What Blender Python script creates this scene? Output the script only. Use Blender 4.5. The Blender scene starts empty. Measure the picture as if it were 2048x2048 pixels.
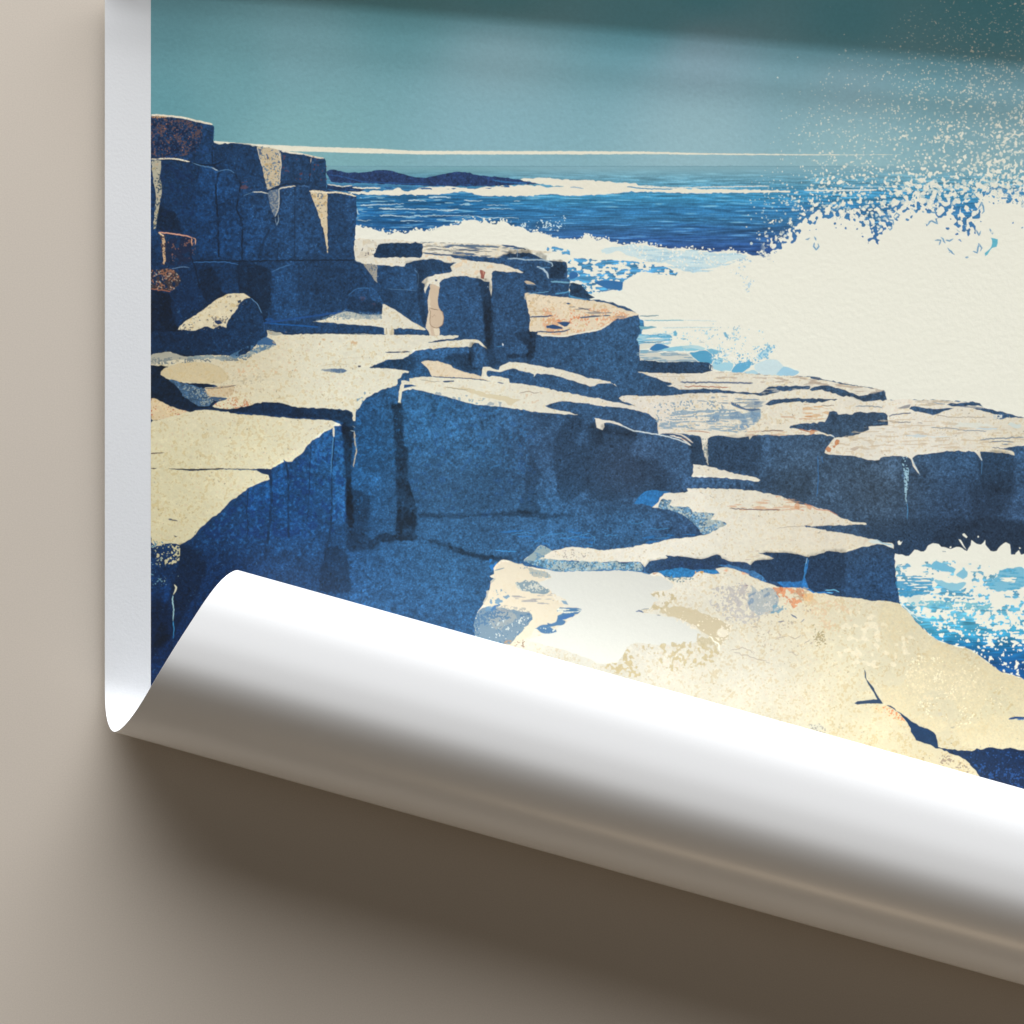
import bpy, math, random
import numpy as np

# ------------------------------------------------------------------ units
S = 0.0002                       # one photograph pixel = 0.2 mm on the table
def wx(px): return (px - 1024.0) * S
def wy(py): return (1024.0 - py) * S

scene = bpy.context.scene
COL = scene.collection

# ------------------------------------------------------------------ camera
cam_d = bpy.data.cameras.new("camera")
cam = bpy.data.objects.new("camera", cam_d)
COL.objects.link(cam)
CAM_Z = 8.0
cam.location = (0, 0, CAM_Z)
cam.rotation_euler = (0, 0, 0)
cam_d.sensor_width = 36.0
cam_d.lens = 36.0 * CAM_Z / (2048 * S)
cam_d.clip_start = 0.1
cam_d.clip_end = 100.0
scene.camera = cam

# ------------------------------------------------------------------ world: dim room light
world = bpy.data.worlds.new("World")
scene.world = world
world.use_nodes = True
bg = world.node_tree.nodes["Background"]
bg.inputs["Color"].default_value = (1.0, 0.925, 0.83, 1)
bg.inputs["Strength"].default_value = 0.05

# ------------------------------------------------------------------ lamps
def area_lamp(name, az, el, dist, sx, sy, power, color, target=(0, 0, 0), shape='RECTANGLE'):
    """az: degrees, 90 = from the top of the picture; el: degrees above the table"""
    L = bpy.data.lights.new(name, 'AREA')
    L.shape = shape; L.size = sx; L.size_y = sy
    L.energy = power; L.color = color
    o = bpy.data.objects.new(name, L); COL.objects.link(o)
    a, e = math.radians(az), math.radians(el)
    from mathutils import Vector
    T = Vector(target)
    o.location = T + Vector((math.cos(a)*math.cos(e), math.sin(a)*math.cos(e), math.sin(e))) * dist
    d = (T - o.location)
    o.rotation_euler = d.to_track_quat('-Z', 'Y').to_euler()
    return o
area_lamp("window_lamp", 90, 21, 3.0, 6.0, 1.9, 197.0, (0.975, 0.985, 1.0), shape="ELLIPSE")
area_lamp("extra_low_lamp", 88, 12, 3.2, 5.0, 1.0, 138.0, (0.975, 0.985, 1.0), shape="ELLIPSE")  # second key, added low to lengthen and soften the roll's shadow
area_lamp("fill_lamp", 150, 62, 2.5, 1.6, 1.6, 3.0, (1.0, 0.97, 0.93))
area_lamp("added_warm_strip", -76, 18, 1.6, 1.6, 0.08, 3.3, (1.0, 0.77, 0.53))  # added strip: warm line and bounce glow on the roll's underside

vs = scene.view_settings
vs.view_transform = 'Standard'; vs.look = 'None'
vs.exposure = 0.0; vs.gamma = 1.0
vs.use_curve_mapping = False

# ------------------------------------------------------------------ print raster helpers (in-memory drawing)
X0, Y0, IW, IH = 296, -80, 1780, 1700        # printed area covered, photo pixels
rng = np.random.default_rng(7)
YY, XX = np.mgrid[0:IH, 0:IW].astype(np.float32)
XX += X0 + .5; YY += Y0 + .5
fy = np.fft.fftfreq(IH)[:, None]; fx = np.fft.rfftfreq(IW)[None, :]
def noise(sx, sy=None, lo=None, seed=0):
    sy = sx if sy is None else sy
    r = np.random.default_rng(seed)
    F = np.fft.rfft2(r.standard_normal((IH, IW)).astype(np.float32))
    G = np.exp(-2*math.pi**2*((fx*sx)**2 + (fy*sy)**2))
    if lo: G = G - np.exp(-2*math.pi**2*((fx*sx*lo)**2 + (fy*sy*lo)**2))
    n = np.fft.irfft2(F*G, s=(IH, IW)).astype(np.float32)
    return (n - n.mean())/n.std()
N1 = noise(0.9, seed=1); N1b = noise(0.9, seed=2); N2 = noise(1.8, seed=3); N3 = noise(3.2, seed=4)
N8 = noise(8, seed=5); N20 = noise(20, seed=6); N60 = noise(60, seed=7)
NS = noise(16, 1.3, seed=8); NSS = noise(40, 2.2, seed=9); NV = noise(1.3, 14, seed=10); NSF = noise(7, 0.9, seed=11)
NBs = noise(1.7, lo=2.4, seed=12); NBc = noise(3.3, lo=2.0, seed=15)
def unit(n): return ((n-n.mean())/n.std()).astype(np.float32)
NB = unit(0.7*noise(1.2, lo=2.2, seed=12)+0.55*noise(2.4, seed=16)+0.35*N1+0.5*N8)
NB2 = unit(0.8*noise(2.6, lo=2.2, seed=13)+0.5*noise(5.0, seed=17)+0.25*N1+0.35*N2)
NF = noise(11, 0.75, seed=18)
def sstep(a, b, x):
    t = np.clip((x-a)/(b-a), 0, 1); return t*t*(3-2*t)

IMG = np.zeros((IH, IW, 3), np.float32)

TILE = dict(A=(300,210), B=(700,260), C=(300,610), D=(740,610), E=(1140,260), F=(1608,200),
            G=(1180,660), H=(1608,700), I=(300,980), J=(740,940), K=(1180,960), L=(1608,1060),
            P=(0,0))
TK = 440/1932
def pts(spec):
    """'A x,y x,y B x,y ...' -> photo coordinates"""
    out = []; o = (0,0); k = 1
    for w in spec.split():
        if w.isalpha():
            o = TILE[w]; k = 1.0 if w == 'P' else TK
        else:
            a, b = w.split(','); out.append((o[0]+float(a)*k, o[1]+float(b)*k))
    return np.array(out, np.float32)
def rough(P, closed=True, jit=0.8, step=5.0, seed=0):
    r = np.random.default_rng(seed + int(abs(P).sum()) % 9973)
    out = []
    n = len(P); m = n if closed else n-1
    for i in range(m):
        a, b = P[i], P[(i+1) % n]
        L = float(np.hypot(*(b-a))); q = max(1, int(L/step))
        p0 = P[(i-1) % n] if closed or i > 0 else a
        p3 = P[(i+2) % n] if closed or i+2 < n else b
        for j in range(q):
            t = j/q
            # gentle Catmull-Rom
            c = 0.5*((2*a)+(b-p0)*t+(2*p0-5*a+4*b-p3)*t*t+(3*a-p0-3*b+p3)*t**3)
            l = a+(b-a)*t
            w = 0.55 if L > 6 else 0.2
            v = l*(1-w)+c*w
            if jit: v = v + r.normal(0, jit, 2)*(0.4 if j == 0 else 1)
            out.append(v)
    if not closed: out.append(P[-1])
    return np.array(out, np.float32)
SUB = 3
def raster(P):
    """anti-aliased coverage of polygon P; returns (slice_y, slice_x, cov)"""
    x0 = max(0, int(P[:,0].min()-X0)-1); x1 = min(IW, int(P[:,0].max()-X0)+2)
    y0 = max(0, int(P[:,1].min()-Y0)-1); y1 = min(IH, int(P[:,1].max()-Y0)+2)
    if x1 <= x0 or y1 <= y0: return slice(0,0), slice(0,0), np.zeros((0,0), np.float32)
    w = x1-x0
    cov = np.zeros((y1-y0, w+1), np.float32)
    A = P; B = np.roll(P, -1, 0)
    for r_ in range((y1-y0)*SUB):
        y = y0 + Y0 + (r_+.5)/SUB
        m = ((A[:,1] <= y) & (B[:,1] > y)) | ((B[:,1] <= y) & (A[:,1] > y))
        if not m.any(): continue
        a, b = A[m], B[m]
        xs = np.sort(a[:,0] + (y-a[:,1])/(b[:,1]-a[:,1])*(b[:,0]-a[:,0])) - X0 - x0
        xs = np.clip(xs, 0, w-1e-3)
        row = cov[r_//SUB]
        for i in range(0, len(xs)-1, 2):
            s, e = float(xs[i]), float(xs[i+1])
            si, ei = int(s), int(e)
            if si == ei: row[si] += e-s
            else:
                row[si] += si+1-s
                row[si+1:ei] += 1
                row[ei] += e-ei
    cov = np.clip(cov[:, :w]/SUB, 0, 1)
    return slice(y0, y1), slice(x0, x1), cov
def stroke_poly(P, w0, w1=None, jit=0.3):
    P = rough(P, False, jit, 4.0)
    n = len(P)
    w1 = w0 if w1 is None else w1
    d = np.gradient(P, axis=0) if n > 2 else np.repeat((P[1:]-P[:1]), n, 0)
    d /= (np.hypot(d[:,0], d[:,1])[:,None]+1e-6)
    nrm = np.stack([-d[:,1], d[:,0]], 1)
    t = np.linspace(0, 1, n)
    w = (w0*(1-t)+w1*t)/2
    endf = np.minimum(1, np.minimum(t, 1-t)*n/2.0+0.3)
    w = (w*endf)[:,None]
    return np.concatenate([P+nrm*w, (P-nrm*w)[::-1]])

def field(samples, power=2.2):
    """smooth colour field through (x, y, rgb) samples, on a coarse grid then enlarged"""
    gh, gw = IH//20+2, IW//20+2
    gy, gx = np.mgrid[0:gh, 0:gw].astype(np.float32)
    gx = gx*20+X0; gy = gy*20+Y0
    num = np.zeros((gh, gw, 3), np.float32); den = np.zeros((gh, gw), np.float32)
    for x, y, c in samples:
        d = (gx-x)**2+(gy-y)**2+60**2
        w = 1/d**(power/2*1.3)
        num += w[...,None]*np.array(c, np.float32); den += w
    g = num/den[...,None]
    yi = np.arange(IH)/20.; xi = np.arange(IW)/20.
    y0 = yi.astype(int); x0 = xi.astype(int); ty = (yi-y0)[:,None,None]; tx = (xi-x0)[None,:,None]
    return (g[y0][:,x0]*(1-ty)*(1-tx)+g[y0+1][:,x0]*ty*(1-tx)+g[y0][:,x0+1]*(1-ty)*tx+g[y0+1][:,x0+1]*ty*tx).astype(np.float32)

BLUE = field([(340,600,(13,40,78)),(340,1300,(7,37,84)),(450,1180,(11,45,95)),(560,1020,(16,66,126)),(600,1150,(24,60,105)),  # regional blues include a pale sheen veil mixed into the ink
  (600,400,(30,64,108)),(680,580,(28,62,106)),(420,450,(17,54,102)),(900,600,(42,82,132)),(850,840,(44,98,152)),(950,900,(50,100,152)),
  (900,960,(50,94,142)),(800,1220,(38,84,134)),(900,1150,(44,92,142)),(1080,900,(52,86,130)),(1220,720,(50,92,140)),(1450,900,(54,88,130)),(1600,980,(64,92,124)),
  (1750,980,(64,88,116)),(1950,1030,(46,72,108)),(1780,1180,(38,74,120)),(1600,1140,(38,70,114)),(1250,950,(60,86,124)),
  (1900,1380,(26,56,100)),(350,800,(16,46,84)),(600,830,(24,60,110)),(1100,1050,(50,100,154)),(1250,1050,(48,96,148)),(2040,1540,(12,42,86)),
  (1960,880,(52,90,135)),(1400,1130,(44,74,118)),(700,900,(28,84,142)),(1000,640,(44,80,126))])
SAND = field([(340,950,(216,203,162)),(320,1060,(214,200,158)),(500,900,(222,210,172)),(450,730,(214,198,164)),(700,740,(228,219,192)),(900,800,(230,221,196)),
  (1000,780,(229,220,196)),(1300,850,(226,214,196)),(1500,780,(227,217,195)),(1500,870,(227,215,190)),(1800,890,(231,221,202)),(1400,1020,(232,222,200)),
  (1300,1100,(232,222,202)),(1300,1300,(204,196,178)),(1500,1350,(210,201,180)),(1150,1330,(192,186,170)),(1700,1480,(202,190,160)),(1400,1400,(196,187,166)),(1250,1360,(192,184,166)),(1550,1440,(196,186,162)),(1850,1500,(198,184,150)),(1700,1300,(222,210,176)),(1850,1300,(216,201,165)),(2000,1420,(212,198,160)),  # samples near the roll darkened to offset its bounced light
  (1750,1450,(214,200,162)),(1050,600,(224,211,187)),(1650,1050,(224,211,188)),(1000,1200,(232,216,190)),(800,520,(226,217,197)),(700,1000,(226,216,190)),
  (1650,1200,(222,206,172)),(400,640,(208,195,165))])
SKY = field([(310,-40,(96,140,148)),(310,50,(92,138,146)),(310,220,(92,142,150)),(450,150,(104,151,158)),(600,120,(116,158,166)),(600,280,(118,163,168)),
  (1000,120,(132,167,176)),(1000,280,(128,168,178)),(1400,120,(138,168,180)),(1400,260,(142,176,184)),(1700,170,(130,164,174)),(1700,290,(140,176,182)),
  (2000,170,(122,160,170)),(2000,280,(128,164,172)),(1400,-40,(86,152,166)),(2000,-40,(84,150,164)),(1000,-40,(92,150,160)),(1700,40,(90,154,168)),(2000,60,(90,152,166)),(1300,20,(98,156,168)),(800,-10,(98,150,158))], 2.6)  # sheen veil and the top band's dark teal shade are in these colours

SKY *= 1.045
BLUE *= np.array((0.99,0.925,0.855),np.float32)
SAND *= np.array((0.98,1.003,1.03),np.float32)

def blend(sy, sx, a, col):
    IMG[sy, sx] = IMG[sy, sx]*(1-a[...,None]) + col*a[...,None]
def area(spec, jit=0.8, step=5.0):
    P = pts(spec) if isinstance(spec, str) else spec
    return raster(rough(P, True, jit, step))
def rock(spec, m=1.0, tint=None, jit=0.9, tex=1.0, soft=None, op=1.0):
    sy, sx, c = area(spec, jit)
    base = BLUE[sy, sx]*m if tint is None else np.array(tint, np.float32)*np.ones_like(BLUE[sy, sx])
    n = (1.15*N1[sy,sx]+0.85*N2[sy,sx]+0.5*N3[sy,sx]+0.35*N8[sy,sx]+0.25*N20[sy,sx])*tex
    col = base*np.exp(0.078*n)[...,None]
    sp = sstep(1.9, 2.9, N1b[sy,sx]+0.25*N8[sy,sx])*0.5*tex
    col = col+(np.array((105,160,205),np.float32)-col)*sp[...,None]*0.55
    dk = sstep(1.2, 2.4, N2[sy,sx]*0.8+N3[sy,sx]*0.5)*0.3*tex
    col = col*(1-dk[...,None])
    blend(sy, sx, c*op, col)
def sandy(spec, tint=None, jit=0.7, mott=1.0, dark=1.0, m=1.0):
    sy, sx, c = area(spec, jit)
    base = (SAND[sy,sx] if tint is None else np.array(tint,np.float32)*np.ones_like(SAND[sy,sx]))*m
    base = base*(1+0.007*N20[sy,sx]+0.012*N2[sy,sx])[...,None]
    a = sstep(0.2, 1.5, 0.75*N2[sy,sx]+0.45*N1[sy,sx]+0.2*N8[sy,sx])*0.8*mott
    col = base*(1-a[...,None]*np.array((.07,.115,.20),np.float32))
    b = sstep(1.2, 2.3, -N2[sy,sx]*0.7+0.6*N1b[sy,sx]+0.2*N20[sy,sx])*0.5*mott
    col = col+(np.array((205,160,118),np.float32)-col)*b[...,None]*0.5
    li = sstep(0.4, 1.5, N3[sy,sx]*0.5+N1b[sy,sx]*0.6-0.3*N2[sy,sx])*0.5*mott
    col = col+(np.minimum(base*1.08, 244)-col)*li[...,None]*0.8
    d = sstep(2.3, 3.2, N1[sy,sx]+0.3*N8[sy,sx])*0.6*dark
    col = col+(np.array((110,105,105),np.float32)-col)*d[...,None]*0.7
    blend(sy, sx, c, col)
def flat(spec, col, jit=0.5, op=1.0):
    sy, sx, c = area(spec, jit)
    blend(sy, sx, c*op, np.array(col,np.float32)*(1+0.003*N1[sy,sx])[...,None])
def mottle(spec, col, thr=0.0, n=None, op=1.0, jit=0.8, wid=0.5, edge=None):
    """col shows where the noise passes thr, inside spec"""
    sy, sx, c = area(spec, jit)
    n = NB if n is None else n
    a = c*sstep(thr-wid/2, thr+wid/2, n[sy,sx])*op
    blend(sy, sx, a, np.array(col,np.float32)*(1+0.03*N1[sy,sx])[...,None])
def line(spec, w, col, w1=None, jit=0.35, op=1.0):
    P = stroke_poly(pts(spec) if isinstance(spec, str) else spec, w, w1, jit)
    sy, sx, c = raster(P)
    blend(sy, sx, c*op, np.array(col,np.float32)*(1+0.03*N1[sy,sx])[...,None])
def crack(spec, w=3.0, m=0.5, w1=None, jit=0.6, op=0.9):
    P = stroke_poly(pts(spec), w*0.75, w1, jit)
    sy, sx, c = raster(P)
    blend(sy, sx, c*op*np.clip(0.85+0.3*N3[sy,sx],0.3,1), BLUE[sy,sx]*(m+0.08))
def boxblur(a, k):
    for ax in (0, 1):
        pad = [(0,0)]*a.ndim; pad[ax] = (k, k+1)
        b = np.cumsum(np.pad(a, pad, mode='edge'), axis=ax)
        n = a.shape[ax]
        hi = np.take(b, range(2*k+1, 2*k+1+n), axis=ax) if False else (b[2*k+1:2*k+1+n] if ax == 0 else b[:, 2*k+1:2*k+1+n])
        lo_ = b[0:n] if ax == 0 else b[:, 0:n]
        a = (hi-lo_)/(2*k+1)
        a = a[:n] if ax == 0 else a[:, :n]
    return a
def softrock(spec, m, blur=4, op=1.0):
    """a darker or lighter printed face with soft edges"""
    P = rough(pts(spec), True, 1.6)
    sy, sx, c = raster(P)
    y0, y1, x0, x1 = max(0,sy.start-12), min(IH,sy.stop+12), max(0,sx.start-12), min(IW,sx.stop+12)
    full = np.zeros((y1-y0, x1-x0), np.float32)
    full[sy.start-y0:sy.stop-y0, sx.start-x0:sx.stop-x0] = c
    full = boxblur(boxblur(full, max(1, blur//4)), max(1, blur//4))*op
    full = full*np.clip(0.9+0.22*N2[y0:y1,x0:x1]+0.18*N8[y0:y1,x0:x1], 0.25, 1.25)
    IMG[y0:y1, x0:x1] *= (1+(m-1)*full)[...,None]

CREAM = (230,224,203); FOAM = (230,229,214); NAVY = (17,44,82)

# ---- sky and the pale streak over the horizon
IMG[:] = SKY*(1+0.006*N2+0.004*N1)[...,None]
def water():
    y = YY; x = XX
    def ramp(y, stops):
        ys = [s[0] for s in stops]
        return np.stack([np.interp(y, ys, [s[1][i] for s in stops]) for i in range(3)], -1)
    yr = np.arange(IH)+Y0
    far = ramp(yr, [(330,(134,172,181)),(344,(120,166,180)),(366,(98,158,182)),(384,(66,140,178)),(396,(62,140,180)),(420,(52,120,168)),(440,(54,116,160)),(462,(50,100,148)),(500,(46,84,142)),(560,(60,125,170))])
    near = ramp(yr, [(330,(124,166,174)),(344,(106,156,168)),(372,(62,122,162)),(390,(38,106,152)),(420,(32,98,148)),(460,(34,90,140)),(500,(34,84,138)),(560,(40,90,140))])
    t = sstep(880, 1150, XX)[...,None]
    w = near[:,None,:]*(1-t)+far[:,None,:]*t
    amp = sstep(332, 372, y)
    n = 0.6*NS+0.5*NSS+0.35*NSF
    w = w*np.exp(((0.045+0.045*sstep(380,440,y))*n+0.085*NF+0.03*N1)*amp)[...,None]
    lt = sstep(1.2, 2.4, NF*0.9+NS*0.5)*amp*0.55*(1-sstep(440,470,y)*0.6)
    w = w+(np.array((150,195,205),np.float32)-w)*lt[...,None]
    dk = sstep(0.9, 2.0, NSS+0.4*NSF)*sstep(415,450,y)*0.35
    w = w*(1-dk[...,None]*np.array((.35,.3,.2),np.float32))
    a = sstep(331, 334, y)
    return w, a
w_, a_ = water()
IMG[:] = IMG*(1-a_[...,None])+w_*a_[...,None]
line("P 640,333 1000,333 1700,333", 1.6, (92,138,156), op=0.5)
flat("A 560,318 900,343 1450,368 1932,382 B 350,172 620,184 1932,187 E 600,190 1200,205 1932,213 F 300,479 860,481 300,486 E 1932,223 1150,218 700,213 B 1932,215 700,215 0,202 A 1450,412 1140,405 900,372 740,345 565,345", (228,224,204), jit=0.3)

# ---- far island, surf lines
rock("B -210,368 -180,352 -130,350 -80,362 -50,372 0,375 120,372 210,358 290,350 370,358 430,380 520,405 640,420 720,408 820,385 940,368 1010,370 1100,392 1200,405 1340,418 1480,435 1560,455 1650,472 1500,480 1300,490 1000,495 700,492 450,482 250,472 0,468 -160,460", tint=(36,58,98), jit=0.6)
line("B -190,395 -60,410 120,455 400,468 700,478", 2.5, (40,84,140), op=.7)
line("B 1250,440 1400,460 1560,470", 3, (50,110,165), op=.8)
rock("B -200,478 -60,492 60,498 130,520 60,545 -90,535 -200,520", tint=(26,50,84))
flat("B 0,556 180,537 350,528 440,512 480,540 560,530 640,505 900,498 1100,520 1180,500 1400,490 1640,488 1740,505 1932,490 E 0,440 180,440 300,455 500,465 640,490 900,512 1700,528 1932,534 1932,548 1200,556 900,552 620,545 450,552 300,570 120,575 0,580 B 1800,565 1650,575 1500,580 1300,582 1150,575 1050,550 960,545 850,560 640,570 450,572 200,570", (228,224,206), jit=0.9)
flat("B 1490,436 1560,425 1700,420 1800,430 1932,440 1960,500 1830,492 1650,470", (228,224,206), jit=0.8)
line("E 640,490 900,508 1300,500 1750,494", 2.2, (205,212,205)); line("E 500,500 700,518 900,520", 2.0, (70,140,180))
line("E 0,505 60,505 120,515", 2, (140,170,190))
line("F 0,792 300,796 640,790", 3.0, (215,217,208)); line("F 350,765 700,760", 2.5, (150,190,205))
mottle("B -20,480 1400,490 1400,515 700,520 100,530 -20,520", (40,88,140), thr=0.9, n=NSF)
line("B -200,478 -60,498 20,488", 2.2, (205,205,195)); line("B 20,505 130,512 270,510", 2.8, (222,218,202)); line("B -20,545 60,548 140,540", 2.0, (222,218,202))
for s_, w in (("90,662 300,655 480,648",2.6),("510,622 600,618 670,625",3.0),("690,594 800,588 890,592",4.0),("250,690 500,696 950,702",2.4),("280,690 340,692 400,690",4.5),
    ("820,712 900,705 960,698",4),("260,750 400,755 570,760",2.6),("440,800 560,798 660,800",1.8),("1000,618 1100,622 1170,622",2.6),("560,755 900,752 1110,755",2.0),
    ("1110,755 1180,775 1300,770 1480,775 1480,800",2.0),("1150,700 1300,690 1450,700",1.6),("1200,660 1400,662",1.4),("60,790 130,800 200,790",1.8),("60,690 70,740 90,742",3.5),
    ("1440,625 1500,622",2.0),("960,655 1080,655",1.8)):
    line("B "+s_, w, (196,212,214), w1=w*0.4, jit=0.6, op=0.85)
mottle("B 1500,820 1880,740 1900,860 1780,900 1560,880", (180,205,215), thr=1.0, n=NB)
mottle("B 60,600 1000,600 1000,840 60,840", (150,190,205), thr=1.5, n=NSF, op=.8)

# ---- the breaking wave
WT = "B 45,845 180,868 300,890 330,917 400,898 480,912 560,880 700,887 760,865 820,840 920,832 990,812 1000,795 1100,785 1150,822 1200,800 1240,827 1300,812 1360,803 1430,847 1530,862 1560,892 1700,907 1780,942 1932,962 E 90,965 140,908 190,952 260,967 300,950 360,987 440,1000 560,1005 650,990 700,1017 800,1030 900,1045 1050,1040 1150,1057 1300,1072 1400,1062 1500,1077 1600,1102 1680,1105 1720,1142 P 1538,520 1556,520 1580,510 1610,500 1674,492 1712,494 1752,520 1784,505 1846,480 1904,480 1934,512 1971,470 2012,455 2070,450"
flat(WT + " P 2070,900 1290,780 1285,640 1150,590 1000,520 710,478", FOAM, jit=1.3)
rs = np.random.default_rng(21)
wtp = pts(WT)
# torn wave crest
for i in range(260):
    j = rs.integers(0, len(wtp)-1); t = rs.random()
    p = wtp[j]*(1-t)+wtp[j+1]*t
    r = rs.uniform(0.8, 2.6) if p[0] < 1500 else rs.uniform(1.2, 3.6)
    cx, cy = p[0]+rs.normal(0,2), p[1]-abs(rs.normal(0, 3 if p[0] < 1500 else 7))
    an = np.linspace(0, 2*math.pi, 9)[:-1]; q = r*(1+0.3*rs.standard_normal(8))
    flat(np.stack([cx+q*np.cos(an), cy+q*np.sin(an)], 1).astype(np.float32), FOAM, jit=0)
# pale translucent sheet behind the surf
flat("E 270,1050 340,1035 440,1020 520,1005 700,1030 900,1058 1080,1055 1200,1075 1480,1090 1560,1110 1420,1150 1340,1180 1300,1205 1180,1215 1080,1255 1000,1240 880,1180 700,1150 540,1110 430,1060 350,1085 280,1080", (196,218,221), jit=1.2, op=.9)
mottle("E 440,1010 1100,1050 1560,1100 1300,1220 1080,1255 600,1130", (168,202,216), thr=0.7, n=NS, op=.7)
mottle("E 440,1010 1100,1050 1560,1100 1300,1220 1080,1255 600,1130", FOAM, thr=1.0, n=NB, op=.8)
mottle("E 1300,1120 1560,1110 1640,1240 1560,1440 1480,1300 1340,1200", (165,195,210), thr=1.35, n=NB, op=.8)
# broken blue water near the reef
BW = "B 1740,1020 1932,1060 E 0,1110 130,1130 250,1143 480,1150 600,1160 780,1190 960,1250 900,1290 760,1262 640,1245 560,1275 500,1310 465,1340 455,1405 430,1415 340,1395 230,1440 100,1480 0,1470 B 1932,1330 1750,1300 1750,1150"
sy, sx, c = area(BW, 1.2)
a = c*sstep(-0.35, 0.25, (0.55*NS+0.75*NB2+0.25*NSF)[sy,sx])
blend(sy, sx, a, np.array((72,138,180),np.float32)*np.exp(0.12*NSF[sy,sx])[...,None])
# foam left of the reef
flat("B 1740,1060 1800,1080 1932,1100 1932,1150 1880,1165 1760,1150", FOAM, jit=1.0)

# ---- land: everything below the shore starts as blue rock
rock("A 0,100 70,88 250,108 400,145 530,165 562,190 565,330 640,345 740,335 930,360 1130,398 1160,405 1350,435 1530,472 1548,540 1550,690 1560,745 1700,770 1815,805 1812,1000 1800,1180 B 45,965 640,985 1480,1030 1600,1090 1740,1150 1900,1160 1905,1300 1932,1320 1932,1480 "
     "E 300,1500 600,1620 610,1932 G 440,240 440,280 1045,290 1062,350 1080,365 1932,410 H 200,265 500,320 700,355 725,440 950,435 1500,460 1590,510 1810,560 1950,600 P 2080,845 2080,1650 280,1650 280,220", jit=0.8)

# ---- left cliff (A)
softrock("A 0,1640 180,1640 230,1932 500,2200 0,2200", .62, 6)
softrock("A 780,1390 1070,1460 1060,1800 1000,1932 850,1750 790,1600", .70, 6)
softrock("A 450,1450 560,1440 640,1640 700,1660 520,1750 450,1620", .72, 6)
softrock("A 90,900 220,950 300,1130 80,1110", .62, 8)
softrock("A 590,600 740,590 770,760 600,900", 1.14, 6)
softrock("A 620,1050 800,1050 800,1330 620,1340", 1.14, 6)
softrock("A 440,1150 590,1100 600,1340 440,1340", 1.1, 6)
softrock("A 1060,1480 1250,1400 1310,1390 1310,1900 1100,1860", 1.12, 5)
softrock("A 1310,1390 1800,1380 1900,1500 1880,1700 1500,1850 1310,1860", .98, 5)
softrock("A 880,920 1050,900 1110,1100 1000,1350 840,1350", 1.13, 5)
softrock("A 830,780 1000,790 900,1050 820,1000", 1.05, 5)
softrock("A 1290,720 1400,740 1560,1330 1290,1340", 1.10, 5)
softrock("A 1570,800 1810,810 1800,1340 1570,1330", 1.05, 5)
softrock("A 1140,760 1270,730 1270,1340 1130,1300", 1.13, 5)
softrock("A 430,540 590,590 590,1050 400,1000 440,750", 1.12, 6)
softrock("A 110,500 420,520 430,660 330,900 110,900", .92, 8)
softrock("A 570,350 660,350 670,480 640,500 570,500", .90, 4)
mottle("A 90,500 420,520 430,660 330,1330 100,1100", (14,38,74), thr=.9, n=N3, op=.5)
mottle("A 590,560 1800,1350 600,1350", (40,84,134), thr=1.2, n=N2, op=.4)
# seams
for s_, w, m in (("545,520 605,575 580,700 590,950 600,1100 605,1340",5,.45),("740,600 800,700 760,900 812,1050 808,1370",4.5,.5),("400,1365 800,1372 1300,1364 1800,1362",4,.45),
    ("1275,720 1270,1000 1272,1340",2.2,.6),("1560,1155 1680,1140 1800,1130",1.6,.6),("960,900 880,1060",1.6,.65),("1050,1090 1000,1200 950,1350",6,.62),("1415,500 1405,600 1400,700",3,.6),
    ("430,560 400,720 350,860",1.8,.6),("640,355 680,440 650,500",1.8,.6),("0,475 180,480 350,505 450,525 560,530 640,490",4.5,.5),("560,340 548,420 545,520",3.5,.5),
    ("1130,1210 1115,1350",3.5,.6),("350,1170 360,1330 400,1440 440,1620",3.5,.5),("780,1380 785,1600 800,1700",3.5,.55),("1310,1400 1305,1870",1.8,.7),("1530,1560 1500,1850",1.6,.7),
    ("1055,760 1140,712 1260,690 1400,700",3.5,.5),("430,1640 500,1760 640,1700",2.5,.5),("1800,1370 1860,1460 1932,1560",3,.65),("60,1110 80,1000 95,900",4,.5),("920,380 860,600 800,640",1.6,.7)):
    crack("A "+s_, w, m)
# sunlit gaps and rims
sandy("A 942,365 1130,398 1150,500 1142,600 1140,695 1080,725 1032,745 1000,600 960,440", tint=(192,178,150), mott=1.6, dark=1.5)
mottle("A 942,365 1130,398 1150,500 1142,600 1140,695 1032,745 1000,600 960,440", (110,128,142), thr=.8, n=NB)
mottle("A 942,365 1130,398 1150,500 1142,600 1140,695 1032,745 1000,600 960,440", (84,100,122), thr=1.3, n=NB2)
line("A 1125,400 1150,500 1144,600 1138,690", 1.6, (214,202,178)); line("A 942,365 965,470 985,540", 1.4, (210,200,176))
sandy("A 1035,770 1135,735 1132,900 1092,985 1052,860", tint=(88,108,132), mott=.6); mottle("A 1035,770 1135,735 1132,900 1092,985 1052,860", (128,134,138), thr=.6, n=NB)
line("A 1135,735 1132,900 1098,985", 1.6, (190,188,176)); line("A 1125,960 1130,1010 1112,1060", 1.6, (130,150,165)); line("A 1100,990 1112,1060", 1.2, (120,140,160))
sandy("A 1405,755 1550,765 1556,900 1558,1120 1560,1305 1532,1130 1490,990 1450,880", tint=(208,192,160), mott=1.6)
mottle("A 1405,755 1550,765 1556,900 1558,1120 1560,1305 1532,1130 1490,990 1450,880", (120,126,130), thr=1.2, n=NB)
sandy("A 12,490 98,492 92,600 84,640 106,720 82,900 50,1085 32,1090 44,900 52,780 36,700 26,620 20,540", tint=(170,166,146), mott=1.4)
mottle("A 12,490 98,492 92,600 106,720 82,900 50,1085 32,1090 44,900 30,620", (70,84,94), thr=.5, n=NB)
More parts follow.
